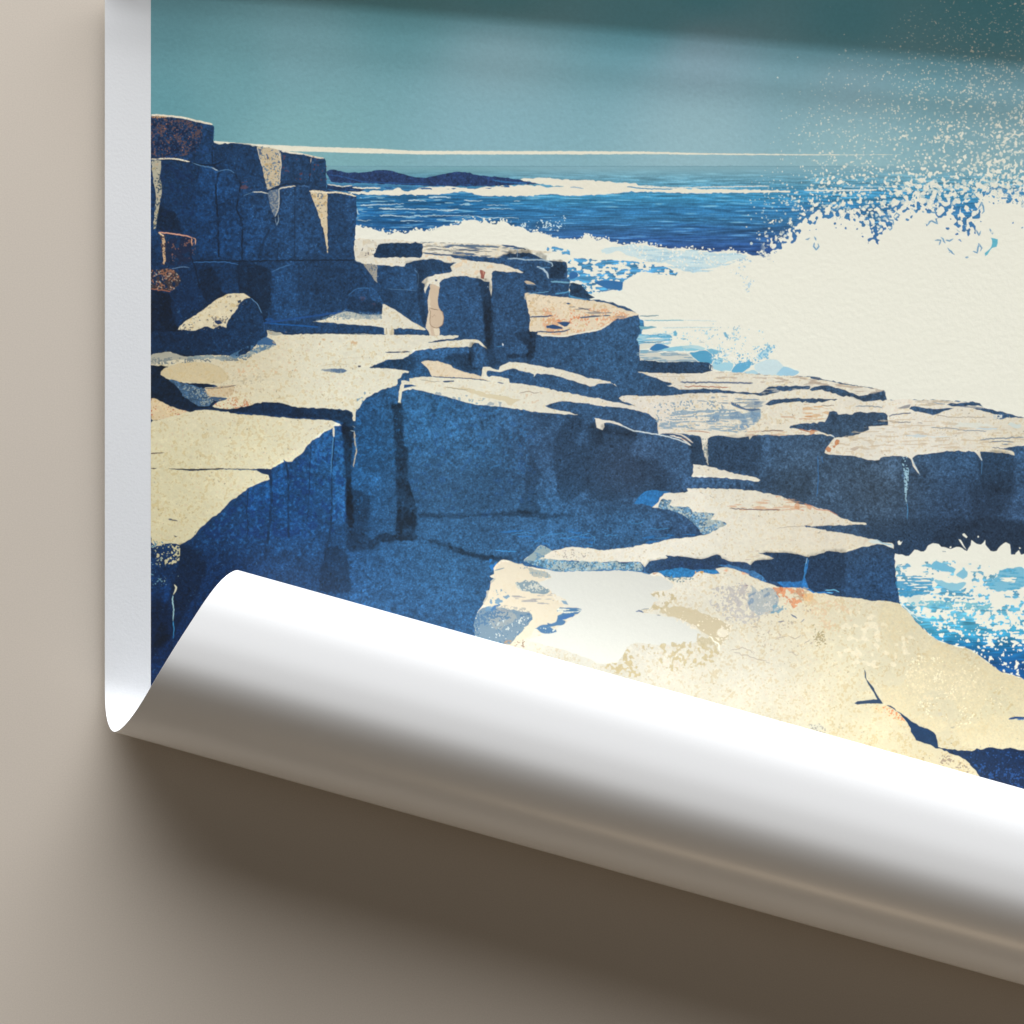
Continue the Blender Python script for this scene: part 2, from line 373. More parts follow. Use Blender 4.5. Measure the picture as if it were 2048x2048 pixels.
line("A 10,477 100,472 185,470 270,482 350,498", 2.8, (226,214,190)); line("A 900,765 960,765 1040,778", 2.2, (196,196,186)); line("A 820,800 880,775 910,766", 1.4, (80,118,152))
line("A 1130,745 1165,728 1220,718 1280,714", 2.6, (206,198,180)); line("A 1300,712 1360,712 1400,722", 1.3, (70,104,146))
line("A 590,590 620,578 690,570 745,600", 1.5, (76,118,158)); line("A 370,508 450,535 540,552 600,578", 1.6, (86,124,158)); line("A 540,550 600,578", 1.8, (170,184,190))
line("A 1400,756 1480,768 1550,770 1650,768 1720,778 1812,803", 3.2, (224,212,186)); line("A 1155,405 1250,420 1350,432", 3.6, (228,220,200))
line("A 1350,432 1430,455 1530,470", 3.0, (216,204,182)); line("A 1418,465 1412,515", 2.4, (200,180,160), w1=1)
line("A 10,90 100,94 260,108 420,143 552,172", 3.8, (226,216,194)); line("A 10,104 80,108 150,108", 3.2, (196,160,118))
line("A 380,1382 640,1378 780,1402", 1.8, (50,96,146)); line("A 1070,1470 1140,1432 1240,1402", 1.8, (60,104,150)); line("A 1800,1366 1860,1385 1932,1402", 2.4, (110,130,150))
line("A 740,335 800,338 860,345 930,358", 1.6, (150,150,140), op=.6)
# rusty blocks
mottle("A 0,112 150,112 330,135 450,180 460,300 400,420 200,460 0,460", (112,72,62), thr=.55, n=NB, op=.65)
mottle("A 0,112 150,112 330,135 450,180 460,300 400,420 200,460 0,460", (20,30,56), thr=.6, n=-NB, op=.75)
mottle("A 0,112 150,112 330,135 440,300 200,440 0,430", (160,108,84), thr=1.8, n=N1b, op=.8)
mottle("A 460,170 560,190 560,400 400,500 100,460 460,380", (34,72,128), thr=.9, n=N2, op=.5)
mottle("A 1170,430 1530,480 1540,680 1160,620", (100,60,66), thr=1.5, n=N2, op=.7)
mottle("A 780,680 900,680 900,740 800,740", (110,64,66), thr=.8, n=N2, op=.6)
mottle("A 120,1160 370,1170 350,1380 130,1400", (26,34,58), thr=-.2, n=N3, op=.7)
mottle("A 120,1160 400,1170 380,1330 130,1400", (140,94,78), thr=1.1, n=NB, op=.7)
line("A 75,1120 200,1132 330,1152 372,1166", 2.6, (206,150,126)); line("A 75,1122 120,1150 130,1160", 3.5, (214,186,150))
line("A 118,1155 122,1260 128,1400", 7, (196,162,126), w1=4, jit=1.0); mottle("A 95,1150 150,1150 160,1400 100,1400", (60,50,60), thr=.9, n=NB)
line("A 368,1165 398,1175 400,1230", 2.2, (196,150,120)); line("A 365,1168 372,1240", 3, (204,150,116), w1=1.5)
rock("A 0,1462 90,1445 180,1440 300,1420 350,1430 400,1560 440,1640 500,1760 420,1800 300,1700 150,1650 0,1620", m=1.02, tex=.8)
mottle("A 0,1455 180,1440 250,1490 270,1550 190,1630 0,1610", (70,52,48), thr=-.4, n=N3, op=.75)
mottle("A 0,1455 180,1440 250,1490 270,1550 190,1630 0,1610", (160,108,80), thr=.8, n=NB, op=.75)
mottle("A 0,1455 180,1440 250,1490 270,1550 190,1630 0,1610", (150,150,140), thr=1.5, n=N1, op=.8)
line("A 190,1440 300,1422 350,1432", 1.6, (90,118,150)); line("A 0,1615 100,1625 180,1640", 2.4, (140,90,70), jit=1)
# small boulder
softrock("A 300,1900 600,1700 940,1700 1010,2000 700,2200 200,2200", .88, 8)
rock("A 880,1690 950,1780 990,1860 1010,2000 1020,2040 900,2130 800,2190 600,2195 400,2200 250,2190 150,2165 0,2190 0,2000 240,1990 460,1950 700,1900 720,1830 790,1720", m=.92)
sandy("A 690,1660 760,1655 822,1655 884,1692 830,1705 790,1740 745,1820 715,1850 690,1890 675,1932 670,1960 620,1935 560,1965 480,1945 400,1980 350,1985 290,1970 240,1975 300,1910 420,1830 500,1775 600,1700", tint=(214,203,172), mott=1.2)
mottle("A 420,1850 700,1880 670,1960 400,1985 240,1975", (48,66,92), thr=1.0, n=NB)
mottle("A 690,1660 880,1690 720,1830 670,1960 240,1975 500,1775", (150,140,124), thr=1.3, n=NB)
flat("A 565,1895 610,1890 640,1915 600,1930 575,1915", (34,52,84)); flat("A 770,1720 800,1712 800,1735 775,1742", (50,62,80)); flat("A 700,1800 722,1800 715,1822", (44,58,80))
line("A 884,1695 940,1745 985,1830", 1.6, (92,132,170)); line("A 1000,1900 1010,1990", 1.2, (44,84,130))
line("A 1010,1885 1060,1880 1090,1905", 6, (24,70,124)); line("C 1050,165 1300,180 1480,195", 3, (26,84,146)); line("C 1000,160 1350,110 1700,60", 4, (30,76,136), op=.8)

# ---- C: the big pale slabs
softrock("C 0,520 180,550 95,610 300,690 560,700 500,800 680,820 550,890 700,920 980,855 1150,860 1300,900 1620,915 1790,945 1790,1060 1560,1010 1100,985 480,920 350,945 0,820", .62, 3)
sandy("C 10,442 80,425 160,410 230,430 300,452 330,455 500,440 620,440 780,455 900,395 960,320 1030,275 1025,222 1100,228 1200,262 1300,260 1400,254 1700,250 1932,255 D 120,262 400,262 600,268 780,268 770,285 700,298 510,330 700,315 800,308 900,302 950,308 985,335 1030,388 990,365 955,335 920,332 900,350 890,370 700,372 510,386 400,402 350,440 290,475 160,480 90,510 0,548 "
      "C 1932,552 D 100,556 200,562 345,582 335,600 285,602 270,640 240,655 245,690 200,715 110,740 0,800 C 1900,815 1870,850 1840,900 1805,940 1805,1020 1785,1018 1775,945 1740,925 1620,915 1500,905 1300,900 1150,860 1050,855 990,852 850,890 700,916 600,905 550,888 600,850 680,820 505,800 490,760 478,735 600,715 560,698 450,690 300,685 170,655 95,612 100,582 180,550 120,535 0,525")
rock("D 0,546 90,510 160,490 210,478 290,482 400,405 400,560 345,575 200,560 100,556", m=.85)
flat("D 130,415 300,408 380,410 300,418 180,420", (30,50,80)); flat("D 510,330 600,320 700,298 600,312", (30,50,80))
sandy("C 120,560 300,500 520,510 640,560 700,640 620,690 400,685 180,650 95,612", tint=(204,188,150), mott=.5)
sandy("C 500,740 640,710 740,705 720,790 600,810 505,795", tint=(200,182,148), mott=.5)
flat("C 505,802 680,820 600,850 560,840", (58,84,112)); line("C 480,735 620,728 760,705", 1.4, (90,80,80)); line("C 475,730 492,775", 1.2, (120,90,80)); line("C 620,722 640,718", 2, (50,54,74))
flat("C 10,440 80,425 160,410 230,432 320,455 420,452 420,478 250,480 80,505 10,522", (158,156,142), op=.85); mottle("C 10,470 900,440 900,480 300,510 10,525", (120,128,126), thr=.7, n=NB)
flat("C 330,452 500,438 780,455 905,398 1020,350 1100,352 980,400 860,450 700,475 420,478", (126,142,146), op=.75, jit=1.6)
mottle("C 700,440 960,330 1110,350 1000,400 800,470", (74,112,142), thr=.1, n=NB, op=.8)
flat("C 960,310 1020,280 1080,310 1110,355 990,345 930,370", (42,86,132), op=.9, jit=1.2)
flat("C 1030,222 1100,228 1170,255 1110,270 1060,262 1040,250", (150,152,142), op=.7)
rock("C 170,660 230,665 340,700 480,735 510,800 560,850 520,885 440,890 380,860 290,800 260,740", m=1, tint=(62,92,120))
mottle("C 230,670 340,710 470,740 560,850 480,885 380,855 280,770", (140,150,146), thr=.3, n=NB, op=.8)
rock("C 350,690 560,698 500,725 440,715", m=.7)
mottle("C 560,870 700,820 900,860 880,885 680,915", (190,110,76), thr=.5, n=NB, op=.7)
mottle("C 480,740 900,720 900,860 600,880", (188,150,110), thr=.9, n=NB, op=.6); mottle("C 600,640 1000,600 1000,760 700,800", (170,158,130), thr=1.2, n=NB, op=.5)
mottle("C 600,560 1200,500 1400,560 700,640", (216,178,140), thr=1.3, n=N2, op=.5); mottle("C 1100,230 1900,260 1900,340 1100,360", (200,160,120), thr=1.7, n=N2, op=.6)
flat("C 1500,572 1600,560 1700,560 1735,578 1700,598 1600,592", (136,148,156)); mottle("C 1500,572 1600,560 1700,560 1735,578 1700,598 1600,592", (90,116,142), thr=.2, n=NB)
line("C 1500,540 1620,518 1760,522", 1, (196,184,150)); flat("C 1825,535 1850,530 1852,545 1830,545", (60,60,70)); line("C 1660,470 1932,460", 1, (205,192,160), op=.6)
sandy("C 10,822 90,845 160,878 250,915 355,946 260,970 180,990 100,1006 10,1002", tint=(212,192,154), mott=1.2)
mottle("C 10,822 160,878 355,946 100,1006 10,1002", (188,106,72), thr=.9, n=NB, op=.8); mottle("C 10,822 160,878 355,946 100,1006 10,1002", (96,88,84), thr=1.5, n=NB, op=.7)
sandy("C 10,1032 90,1010 200,975 350,940 480,920 620,935 800,960 1000,972 1100,985 1300,1000 1560,1010 1620,1025 1685,1060 1622,1062 1590,1090 1535,1112 1490,1160 1422,1190 1370,1250 1340,1300 1300,1330 1250,1372 1210,1378 1172,1355 1175,1375 1130,1400 1062,1442 930,1440 650,1438 400,1442 10,1436")
sandy("C 10,1436 160,1440 400,1452 650,1442 880,1450 950,1462 1000,1485 1038,1490 1050,1530 960,1565 880,1600 800,1660 715,1712 650,1785 600,1832 540,1870 480,1932 I 440,335 380,410 330,445 260,485 225,470 150,470 10,458")
flat("C 160,1438 400,1440 650,1432 640,1443 500,1450 380,1456 250,1448", (46,50,60), jit=.3); flat("C 930,1443 1062,1442 1062,1520 1045,1495 1000,1480", (22,44,76)); line("C 10,1434 60,1434", 2.2, (50,50,58)); line("C 650,1436 930,1441", 1.0, (150,142,120))
flat("C 10,1300 80,1298 130,1297 80,1304 10,1308", (84,66,58), jit=.2); line("C 160,1880 200,1888 245,1898", 2.4, (96,96,96)); flat("C 165,1875 190,1878 195,1892 170,1890", (84,88,98))
flat("I 208,398 230,404 246,402 225,415", (90,90,88))
# columns under the slabs
softrock("C 1060,1445 1420,1200 1620,1070 1690,1060 1700,1932 1060,1932", 1.04, 5)
softrock("C 1425,1200 1600,1110 1600,1400 1410,1400", 1.2, 8); softrock("C 1620,1070 1690,1060 1710,1400 1720,1932 1610,1932", 1.18, 5); softrock("C 880,1610 1050,1560 1050,1800 870,1800", 1.16, 6)
softrock("C 1070,1450 1200,1385 1200,1650 1080,1650", 1.14, 6)
mottle("C 600,1850 1050,1560 1600,1110 1720,1070 1720,1932 I 1720,400 400,420", (12,42,92), thr=.55, n=N3, op=.45)
mottle("C 600,1850 1050,1560 1600,1110 1720,1070 1720,1932 I 1720,560 400,560", (44,108,168), thr=1.3, n=N2, op=.45)
for s_, w, m in (("C 865,1620 850,1800 862,1932 I 855,420",2.6,.55),("C 1062,1500 1065,1700 1050,1932 I 1010,620",7,.55),("C 1190,1385 1215,1500 1215,1932 I 1220,420",5.5,.55),
    ("C 1415,1200 1400,1600 1380,1932 I 1375,250",2.6,.55),("C 1618,1160 1600,1500 1590,1932 I 1530,620",5,.55),("C 1565,1280 1550,1380",3,.7)):
    crack(s_, w, m)
softrock("C 1695,1060 1795,1060 1800,1130 1770,1500 1800,1932 1740,1932 1720,1400", .50, 4)
softrock("I 1740,0 1800,0 1932,60 1932,300 1932,520 1740,530", .66, 5); softrock("I 1560,520 1720,540 1770,900 1500,880", .72, 6)
softrock("I 1760,560 1932,570 1932,1000 1770,980", 1.12, 4)
softrock("I 270,480 480,560 500,760 200,1300 0,1500 250,700", .72, 10); softrock("I 0,1000 140,1000 180,1300 0,1400", .7, 10)
softrock("D 0,1480 100,1500 110,1600 0,1610", 1.2, 4)
line("C 1613,1062 1615,1160", 4.2, (222,216,196), w1=3.6, jit=.2); line("C 1613,1160 1600,1300 1590,1480", 2.2, (80,136,180), w1=1); line("C 1780,1060 1800,1075", 2, (200,200,190)); line("C 1760,1105 1800,1108", 2, (140,165,180))
line("C 1795,1110 1800,1200 1812,1270 1800,1340 1793,1425", 3.4, (176,166,148), w1=2.2, jit=.5)
# sparkle stain lower left
mottle("I 10,465 250,480 255,600 200,660 80,690 10,560", (205,196,150), thr=1.25, n=NB, op=.95); mottle("I 10,465 255,475 255,640 130,700 10,560", (200,190,150), thr=1.5, n=NB2, op=.95)
mottle("I 80,690 240,690 240,800 100,830", (150,170,160), thr=1.7, n=NB, op=.8); mottle("I 10,465 120,465 120,830 10,830", (90,130,150), thr=1.7, n=NB)
line("I 215,830 232,855 222,890 205,920", 5, (214,210,180), w1=2.5); line("I 203,925 198,960 210,1050 203,1150", 2.6, (150,186,190), w1=2); line("I 205,1150 212,1230 205,1310", 2.4, (54,130,176), w1=1)
softrock("I 120,830 200,830 200,1250 120,1250", 1.2, 6)

# ---- B: middle ledges
sandy("B 45,962 230,962 400,962 640,988 800,990 1000,995 1340,1010 1480,1030 1400,1045 1560,1050 1640,1060 1800,1068 1740,1085 1500,1080 1380,1090 1340,1110 1290,1125 1250,1122 1000,1100 900,1105 1000,1140 1250,1165 1400,1200 1525,1252 1400,1248 1256,1242 1245,1290 1246,1380 1240,1465 1225,1400 1225,1335 1205,1335 1150,1312 1080,1298 1000,1282 920,1285 860,1300 805,1320 785,1345 790,1380 700,1352 680,1380 660,1438 650,1400 655,1352 630,1340 680,1292 800,1265 900,1240 885,1200 935,1166 850,1168 780,1140 700,1132 620,1142 560,1150 490,1172 478,1200 300,1190 130,1182 90,1160 45,1140", mott=.8, dark=.6)
mottle("B 640,990 1340,1010 1480,1032 1300,1120 900,1105 640,1085", (146,142,132), thr=.45, n=NSF, op=.75); mottle("B 830,1000 1340,1010 1480,1032 1300,1120 900,1080", (62,92,130), thr=.75, n=NSF, op=.85)
flat("B 820,1015 900,1005 1100,1008 1320,1022 1300,1035 1000,1025", (84,106,128), op=.9); flat("B 1335,1015 1440,1015 1475,1030 1380,1030", (50,80,118))
for s_ in ("700,1040 800,1050 900,1070 1000,1072","900,1045 1100,1062 1250,1068","820,1062 1000,1058 1200,1045","660,1010 800,1030 860,1025"): line("B "+s_, 1.2, (110,116,120))
line("B 638,1078 760,1095 900,1102 1000,1118", 2.6, (56,84,116)); rock("B 880,1105 1000,1118 1250,1122 1300,1160 1250,1165 1100,1148 980,1138", m=.95)
mottle("B 50,970 230,970 215,1110 60,1120", (196,184,160), thr=.4, n=N3, op=.5); mottle("B 50,970 230,970 215,1110 60,1120", (120,114,110), thr=1.5, n=NB)
mottle("B 640,1090 1400,1200 1200,1300 900,1240", (222,190,150), thr=1.2, n=N3, op=.5)
rock("B 248,1010 300,995 460,992 636,1000 634,1060 626,1118 420,1120 215,1118 228,1050", m=.80)
line("B 245,1010 300,994 460,990", 1.2, (200,200,190), op=.6)
softrock("B 490,1175 560,1152 640,1145 740,1140 860,1170 925,1168 885,1205 895,1240 700,1280 600,1240", .78, 3)
flat("B 1142,1228 1160,1230 1190,1250 1175,1310 1150,1300", (150,92,80)); flat("B 1162,1238 1178,1245 1172,1280", (190,140,120)); flat("B 745,1312 768,1315 765,1330 748,1328", (80,90,110))
sandy("B 120,1180 235,1188 238,1260 242,1345 215,1320 170,1250", tint=(150,148,140)); mottle("B 120,1180 235,1188 242,1345 170,1250", (100,112,126), thr=.4, n=NB)
softrock("B 240,1195 560,1215 600,1300 600,1400 240,1400", 1.04, 4); line("B 560,1222 598,1262 602,1330 590,1385", 1.3, (90,126,160)); line("B 330,1395 450,1402 590,1412", 1.3, (76,118,160))
softrock("B 600,1240 700,1290 650,1440 690,1600 660,1740 600,1500", .72, 5); softrock("B 250,1400 600,1420 640,1560 500,1640 300,1520", .9, 6)
# bone-coloured fin
flat("B 705,1352 790,1380 785,1400 772,1500 782,1565 815,1600 824,1650 818,1700 780,1738 786,1745 786,1805 710,1805 690,1768 665,1740 675,1680 690,1600 682,1520 700,1420", (203,182,156)); flat("B 665,1740 690,1600 684,1500 700,1400 705,1600 700,1700 712,1800 700,1800 690,1770", (214,200,176))
flat("B 735,1742 786,1744 786,1805 750,1802", (220,206,180)); line("B 698,1560 740,1575 778,1582", 1.2, (120,96,80)); line("B 700,1562 705,1620 702,1680 715,1720 760,1740 810,1715 824,1650 808,1595 780,1575", 1.2, (146,118,96)); line("B 708,1630 725,1645 742,1622 755,1645", .9, (160,130,106))
softrock("B 1120,1300 1235,1335 1250,1480 1240,1932 1195,1932 1170,1500", .68, 4)
softrock("B 1450,1800 1580,1780 1640,1800 1640,1932 1560,2100 1560,1900", .7, 4)
rock("B -10,1450 30,1415 80,1392 200,1390 250,1440 285,1520 282,1615 120,1620 0,1590 -60,1600", m=1.12)
softrock("B 0,1480 280,1520 280,1610 0,1590", .72, 6); mottle("B 60,1470 200,1440 260,1560 100,1560", (84,70,90), thr=1, n=N3, op=.5)
line("B -20,1460 30,1412 85,1390 195,1389", 1.2, (60,110,160))
sandy("A 1425,1905 1520,1885 1600,1850 1700,1820 B 0,1598 120,1622 282,1618 286,1528 330,1545 400,1580 470,1630 560,1690 668,1752 520,1745 383,1745 384,1795 300,1795 298,1742 200,1722 60,1712 -80,1700 -220,1690")
flat("A 1560,1858 1680,1822 B 0,1596 120,1622 280,1618 280,1660 100,1660 -60,1650", (150,160,160), op=.55, jit=1.5); mottle("A 1440,1895 B 0,1600 280,1620 280,1660 0,1660", (110,134,150), thr=.3, n=NB, op=.6)
mottle("B 300,1740 384,1745 384,1795 300,1795", (190,178,150), thr=-.5, n=NV)
line("C 1480,150 1700,178 1932,190", 1, (60,90,120), op=.5)
crack("C 1030,215 1200,250 1400,250 1932,250", 3, .62); crack("B 0,1795 300,1795", 1.5, .7); crack("B 384,1795 700,1800", 1.5, .7)
# ledge of pale edges (B/D)
flat("B 1338,1868 1350,1885 1345,1900 1334,1890", (216,222,224)); line("D 1110,365 1150,362 1165,350", 1.6, (60,120,170))
line("B 1208,1372 1214,1384", 3, (190,205,220)); line("B 150,1020 155,1026", 2, (190,205,220))
softrock("D 380,410 640,395 890,380 870,430 640,470 400,470", 1.2, 5); softrock("D 680,440 890,440 900,540 1000,580 860,590 700,500", .70, 5); softrock("D 880,350 930,340 910,540 880,500", .68, 3)
softrock("D 920,350 1010,390 1030,500 920,520", 1.12, 4); softrock("D 1000,0 1090,0 1100,430 1140,540 1050,560 1020,300", .74, 4); softrock("D 1400,230 1465,235 1450,440 1410,480 1200,470 1200,440 1390,430", .68, 4)
sandy("D 448,503 480,490 540,490 640,508 750,560 830,590 905,605 965,625 1060,668 980,660 900,650 760,640 640,633 548,632 525,590 500,550", tint=(222,207,180))
sandy("D 345,645 400,635 500,632 548,632 700,640 830,645 900,652 1000,662 1060,668 975,640 985,600 992,545 1030,543 1132,572 1142,540 1190,518 1225,500 1300,506 1400,520 1650,562 1800,602 1932,645 G -5,420 130,445 215,475 240,500 200,472 130,468 60,478 40,492 -5,498 D 1932,715 1800,672 1600,612 1455,606 1436,658 1440,610 1420,602 1330,580 1255,556 1135,590 1090,585 1030,578 1026,622 1100,625 1220,648 1228,682 1330,690 1500,722 1700,765 1932,808 "
      "G -5,590 100,605 200,632 300,650 430,672 440,680 500,715 545,740 560,755 590,790 596,860 600,920 590,800 540,762 520,740 430,712 300,687 100,668 -5,652 D 1932,868 1780,855 1690,845 1630,858 1540,886 1600,912 1700,932 1830,962 1660,956 1500,946 1350,920 1200,902 1080,890 950,880 850,860 750,827 640,800 500,766 400,745 330,742 282,765 275,870 247,855 255,780 262,735 275,665 300,662 345,672", mott=.6, dark=.6)
flat("D 300,700 340,698 410,712 340,722 298,730", (36,78,124)); flat("D 300,738 340,742 298,752 280,760", (225,218,200))
flat("D 600,712 720,722 850,730 1000,770 1150,798 1240,815 1330,832 1280,850 1245,882 1210,878 1180,845 1050,815 950,792 860,760 780,738", (210,197,162), op=.85, jit=1)
flat("D 640,668 700,664 738,664 735,674 680,680 650,678", (56,76,104)); line("D 1120,678 1175,688", 2, (70,90,116)); line("D 550,630 760,640 960,654 1030,668", 1.5, (56,76,104)); line("D 440,655 540,672 620,670", 1, (150,140,124)); line("D 1310,775 1390,758 1440,775 1490,768", 1.2, (150,130,110)); line("D 660,718 780,740 860,745", 1, (140,128,100))
mottle("D 1280,780 1500,760 1500,860 1300,860", (206,180,150), thr=1.1, n=N2, op=.5); mottle("D 420,650 700,660 1100,790 600,740", (206,190,160), thr=1.3, n=N2, op=.4)
line("G 380,652 415,648 435,660 420,670 400,665", 1.3, (110,124,138)); line("G 240,498 250,540 245,590", 1.2, (70,108,146))
# big dark blocks
softrock("D 195,880 240,880 300,870 300,1240 345,1270 340,1500 400,1720 430,1932 J 410,560 430,620 230,635 120,640 0,720 0,640 150,560 240,560 240,0 D 215,1000", .52, 3)
softrock("J 430,385 900,395 1300,365 1650,395 1800,385 1800,402 1640,430 1300,420 1200,408 920,412 860,432 480,430", .70, 3)
softrock("J 420,595 560,620 760,680 900,725 1010,755 1200,765 1290,800 1080,800 940,780 780,735 600,665", .60, 3)
softrock("D 300,770 500,790 960,900 1200,930 1400,1000 1100,1200 700,1400 330,1250", 1.10, 14)
softrock("D 400,1500 1300,1450 1400,1700 1000,1800 430,1800", .93, 12)
softrock("D 1390,1380 1470,1370 1480,1700 1500,1830 1300,1830 1380,1600", .78, 6); softrock("D 1490,1450 1600,1430 1640,1480 1650,1700 1560,1740 1500,1600", 1.12, 5)
softrock("D 1660,1100 1830,960 1880,1000 1880,1100 1790,1200 1932,1280 G 0,820 110,850 120,1000 0,1050 D 1932,1600 1700,1750 1640,1500 1620,1250", .76, 8)
softrock("G 0,850 120,830 420,900 380,1100 600,1150 730,1400 430,1480 0,1470", .80, 8); softrock("G 400,900 880,1020 900,1170 860,1350 780,1380 720,1200 400,1120", 1.05, 8)
softrock("D 0,820 180,740 240,900 240,1200 0,1300", 1.06, 8)
mottle("D 300,780 1400,930 1400,1800 430,1800", (30,70,120), thr=1.3, n=N3, op=.3); mottle("D 300,780 1400,930 1400,1500 330,1300", (52,120,178), thr=1.4, n=N2, op=.4)
mottle("C 1820,820 D 240,760 240,1400 0,1450 C 1820,1932 ", (44,110,168), thr=1.3, n=N2, op=.45)
line("G 110,800 160,802 230,818 290,845 370,880 450,895 600,918 700,940 780,965 890,1015", 2.6, (196,206,208), w1=2.6); sandy("G 38,773 80,778 140,792 210,802 290,840 260,838 180,815 125,818 112,878 85,870 60,858 50,820", mott=.3)
softrock("G 0,655 230,690 560,760 590,910 400,880 230,810 40,770 0,770", 1.04, 4); softrock("G 120,830 400,895 400,960 120,900", .8, 5)
line("G 640,905 720,912 800,920 850,950 905,992", 3, (214,204,188)); line("G 650,910 740,918 810,935", 2, (50,70,100)); line("G 700,925 800,950 885,1012", 2.6, (222,212,196)); line("G 800,950 870,975", 1.2, (140,90,70))
softrock("G 880,1000 960,940 1035,1120 1035,1190 905,1180", .72, 4)
for x, y, r in ((250,1035,1.6),(330,1100,1.2),(260,1140,2.0),(200,1280,1.4),(235,1278,1.2),(75,1240,1.4),(405,1365,2.0),(170,720,1.6),(210,905,2),(60,1170,1),(375,1160,1.2)):
    line("G %d,%d %d,%d" % (x-4, y-3, x+4, y+4), r*1.3, (104,142,196))
# back-water left of the wave base
flat("G 432,40 560,45 700,38 705,110 640,130 430,130", (160,200,212), jit=1.2); mottle("G 432,40 700,38 705,120 430,130", (104,172,202), thr=0, n=NSF); mottle("G 430,60 705,60 705,110 430,120", (228,228,214), thr=1, n=NS)
line("G 430,108 560,110 640,100", 2, (80,140,170)); line("E 610,1634 680,1635 780,1630", 2, (110,140,150)); line("E 650,1670 780,1674 1000,1672", 2, (140,186,196)); flat("E 605,1722 680,1728 765,1730 700,1745 620,1752", (112,166,182)); flat("E 1640,1500 1700,1490", FOAM)
line("E 810,1740 1000,1735 1280,1735", 2, (198,214,212)); line("E 1000,1672 1290,1678", 1.4, (200,214,212)); flat("E 905,1775 925,1762 942,1785 935,1812 915,1808", (104,172,198)); flat("E 1345,1780 1365,1775 1395,1835 1360,1815", (120,176,200)); mottle("E 1240,1700 1500,1710 1500,1860 1240,1850", (160,190,200), thr=1.1, n=NB)
line("E 970,1832 1020,1836", 3, (104,166,190)); line("E 1130,1862 1180,1868", 3, (190,200,196)); flat("E 970,1900 1100,1890 1200,1925 1000,1932", (180,212,216))
flat("G 440,120 560,120 590,130 520,160 440,172", (214,214,200)); flat("G 520,170 565,130 620,122 700,150 600,185 560,186", (56,120,168)); flat("G 600,180 800,140 900,160 1010,175 880,185 700,185", (140,196,212)); flat("G 800,150 840,140 900,160 830,165",(172,206,210))
flat("G 438,178 500,182 560,195 900,205 1010,172 1070,215 1050,290 950,282 700,285 560,272 440,265", (204,204,192), jit=1); mottle("G 438,178 900,205 940,282 440,265", (130,160,176), thr=.4, n=NSF, op=.8)
flat("G 440,180 520,178 500,205 440,200", (130,170,186))
flat("G 875,205 940,190 1010,180 1070,215 1068,300 1040,292 950,275", (84,156,190)); line("G 820,170 860,210 950,278", 1.5, (216,222,212)); line("G 1010,165 1075,215 1078,300", 1.5, (224,226,214))
rock("G 438,268 480,268 700,285 850,275 950,282 1045,290 1062,350 1000,378 850,380 560,382 415,368", m=.80); line("G 1050,305 1052,345", 2.5, (170,180,180)); line("G 1075,300 1078,350", 1.6, (90,90,110), op=.7)
flat("G 1070,300 1090,270 1160,245 1260,300 1235,362 1090,345", (160,204,216), jit=1); flat("G 1240,360 1290,300 1420,262 1400,330 1330,378 1250,372", (98,168,202)); flat("G 1020,168 1090,170 1160,190 1110,214 1060,205", (120,180,202))
flat("G 1450,300 1560,260 1640,262 1700,320 1650,400 1500,392 1440,330", (198,218,220)); flat("G 1635,400 1700,322 1770,340 1835,370 1795,402", (158,200,218)); flat("G 1455,235 1500,190 1610,145 1540,230 1480,265", (176,210,220)); flat("G 1350,375 1440,350 1480,385 1400,392", (170,206,216)); flat("G 1160,215 1250,180 1200,240", (190,214,218))
mottle("G 1070,180 1640,130 1500,300 1100,300", (120,178,204), thr=1.1, n=NB); mottle("G 1080,200 1500,180 1440,280 1100,280", FOAM, thr=.6, n=NB2)
mottle("G 560,20 1500,0 1550,150 1080,180 700,160", (170,205,214), thr=1.5, n=NB)
# V: the sunlit ledge with rusty edge
sandy("B 1535,1435 1620,1440 1700,1452 1800,1462 1932,1475 E 120,1490 300,1515 400,1548 520,1590 605,1620 540,1638 470,1650 400,1660 360,1695 300,1735 240,1762 140,1778 0,1806 B 1932,1806 1850,1818 1740,1812 1640,1796 1650,1770 1580,1768 1578,1650 1560,1560 1548,1500", tint=(224,209,182), mott=1.2)
mottle("B 1700,1560 1932,1580 E 200,1560 560,1620 350,1690 200,1770 0,1790 B 1800,1800 1700,1740", (214,150,108), thr=.4, n=NB, op=.6); mottle("B 1780,1600 1932,1610 E 80,1620 300,1640 100,1740 B 1900,1780", (204,120,80), thr=1.3, n=NB, op=.7)
mottle("E 0,1550 600,1600 500,1650 0,1640", (140,132,130), thr=1.1, n=NSF, op=.7)
line("B 1572,1644 1660,1640 1780,1634", 2.6, (62,82,112)); line("E 85,1648 180,1640 265,1636", 3, (76,94,116)); line("E 285,1632 355,1630", 2.4, (76,94,116)); flat("B 1722,1718 1780,1708 1830,1722 1872,1742 1800,1748 1725,1740", (44,76,116)); flat("B 1815,1690 1870,1684 1935,1690 1905,1722 1880,1728", (44,76,116)); line("B 1640,1770 1760,1776 1860,1770 1932,1750", 2.6, (66,84,110))
line("B 1900,1522 1935,1526", 3.6, (40,70,110)); line("E 70,1562 150,1575 175,1588", 2.6, (110,112,116)); line("E 195,1590 270,1602", 1.8, (130,120,112)); line("B 1570,1500 1578,1506", 2.6, (90,80,90)); line("B 1580,1595 1700,1590 1800,1600", .9, (190,160,130))
flat("B 1645,1796 1740,1812 1850,1818 1932,1808 E 140,1780 240,1764 300,1737 340,1712 240,1752 0,1796 B 1840,1808 1660,1790", (230,224,206), jit=.4); flat("B 1530,1330 1580,1330 1635,1365 1560,1360", (200,182,156))
mottle("B 1540,1440 1932,1475 1932,1530 1545,1500", (196,182,158), thr=.9, n=N2, op=.6)
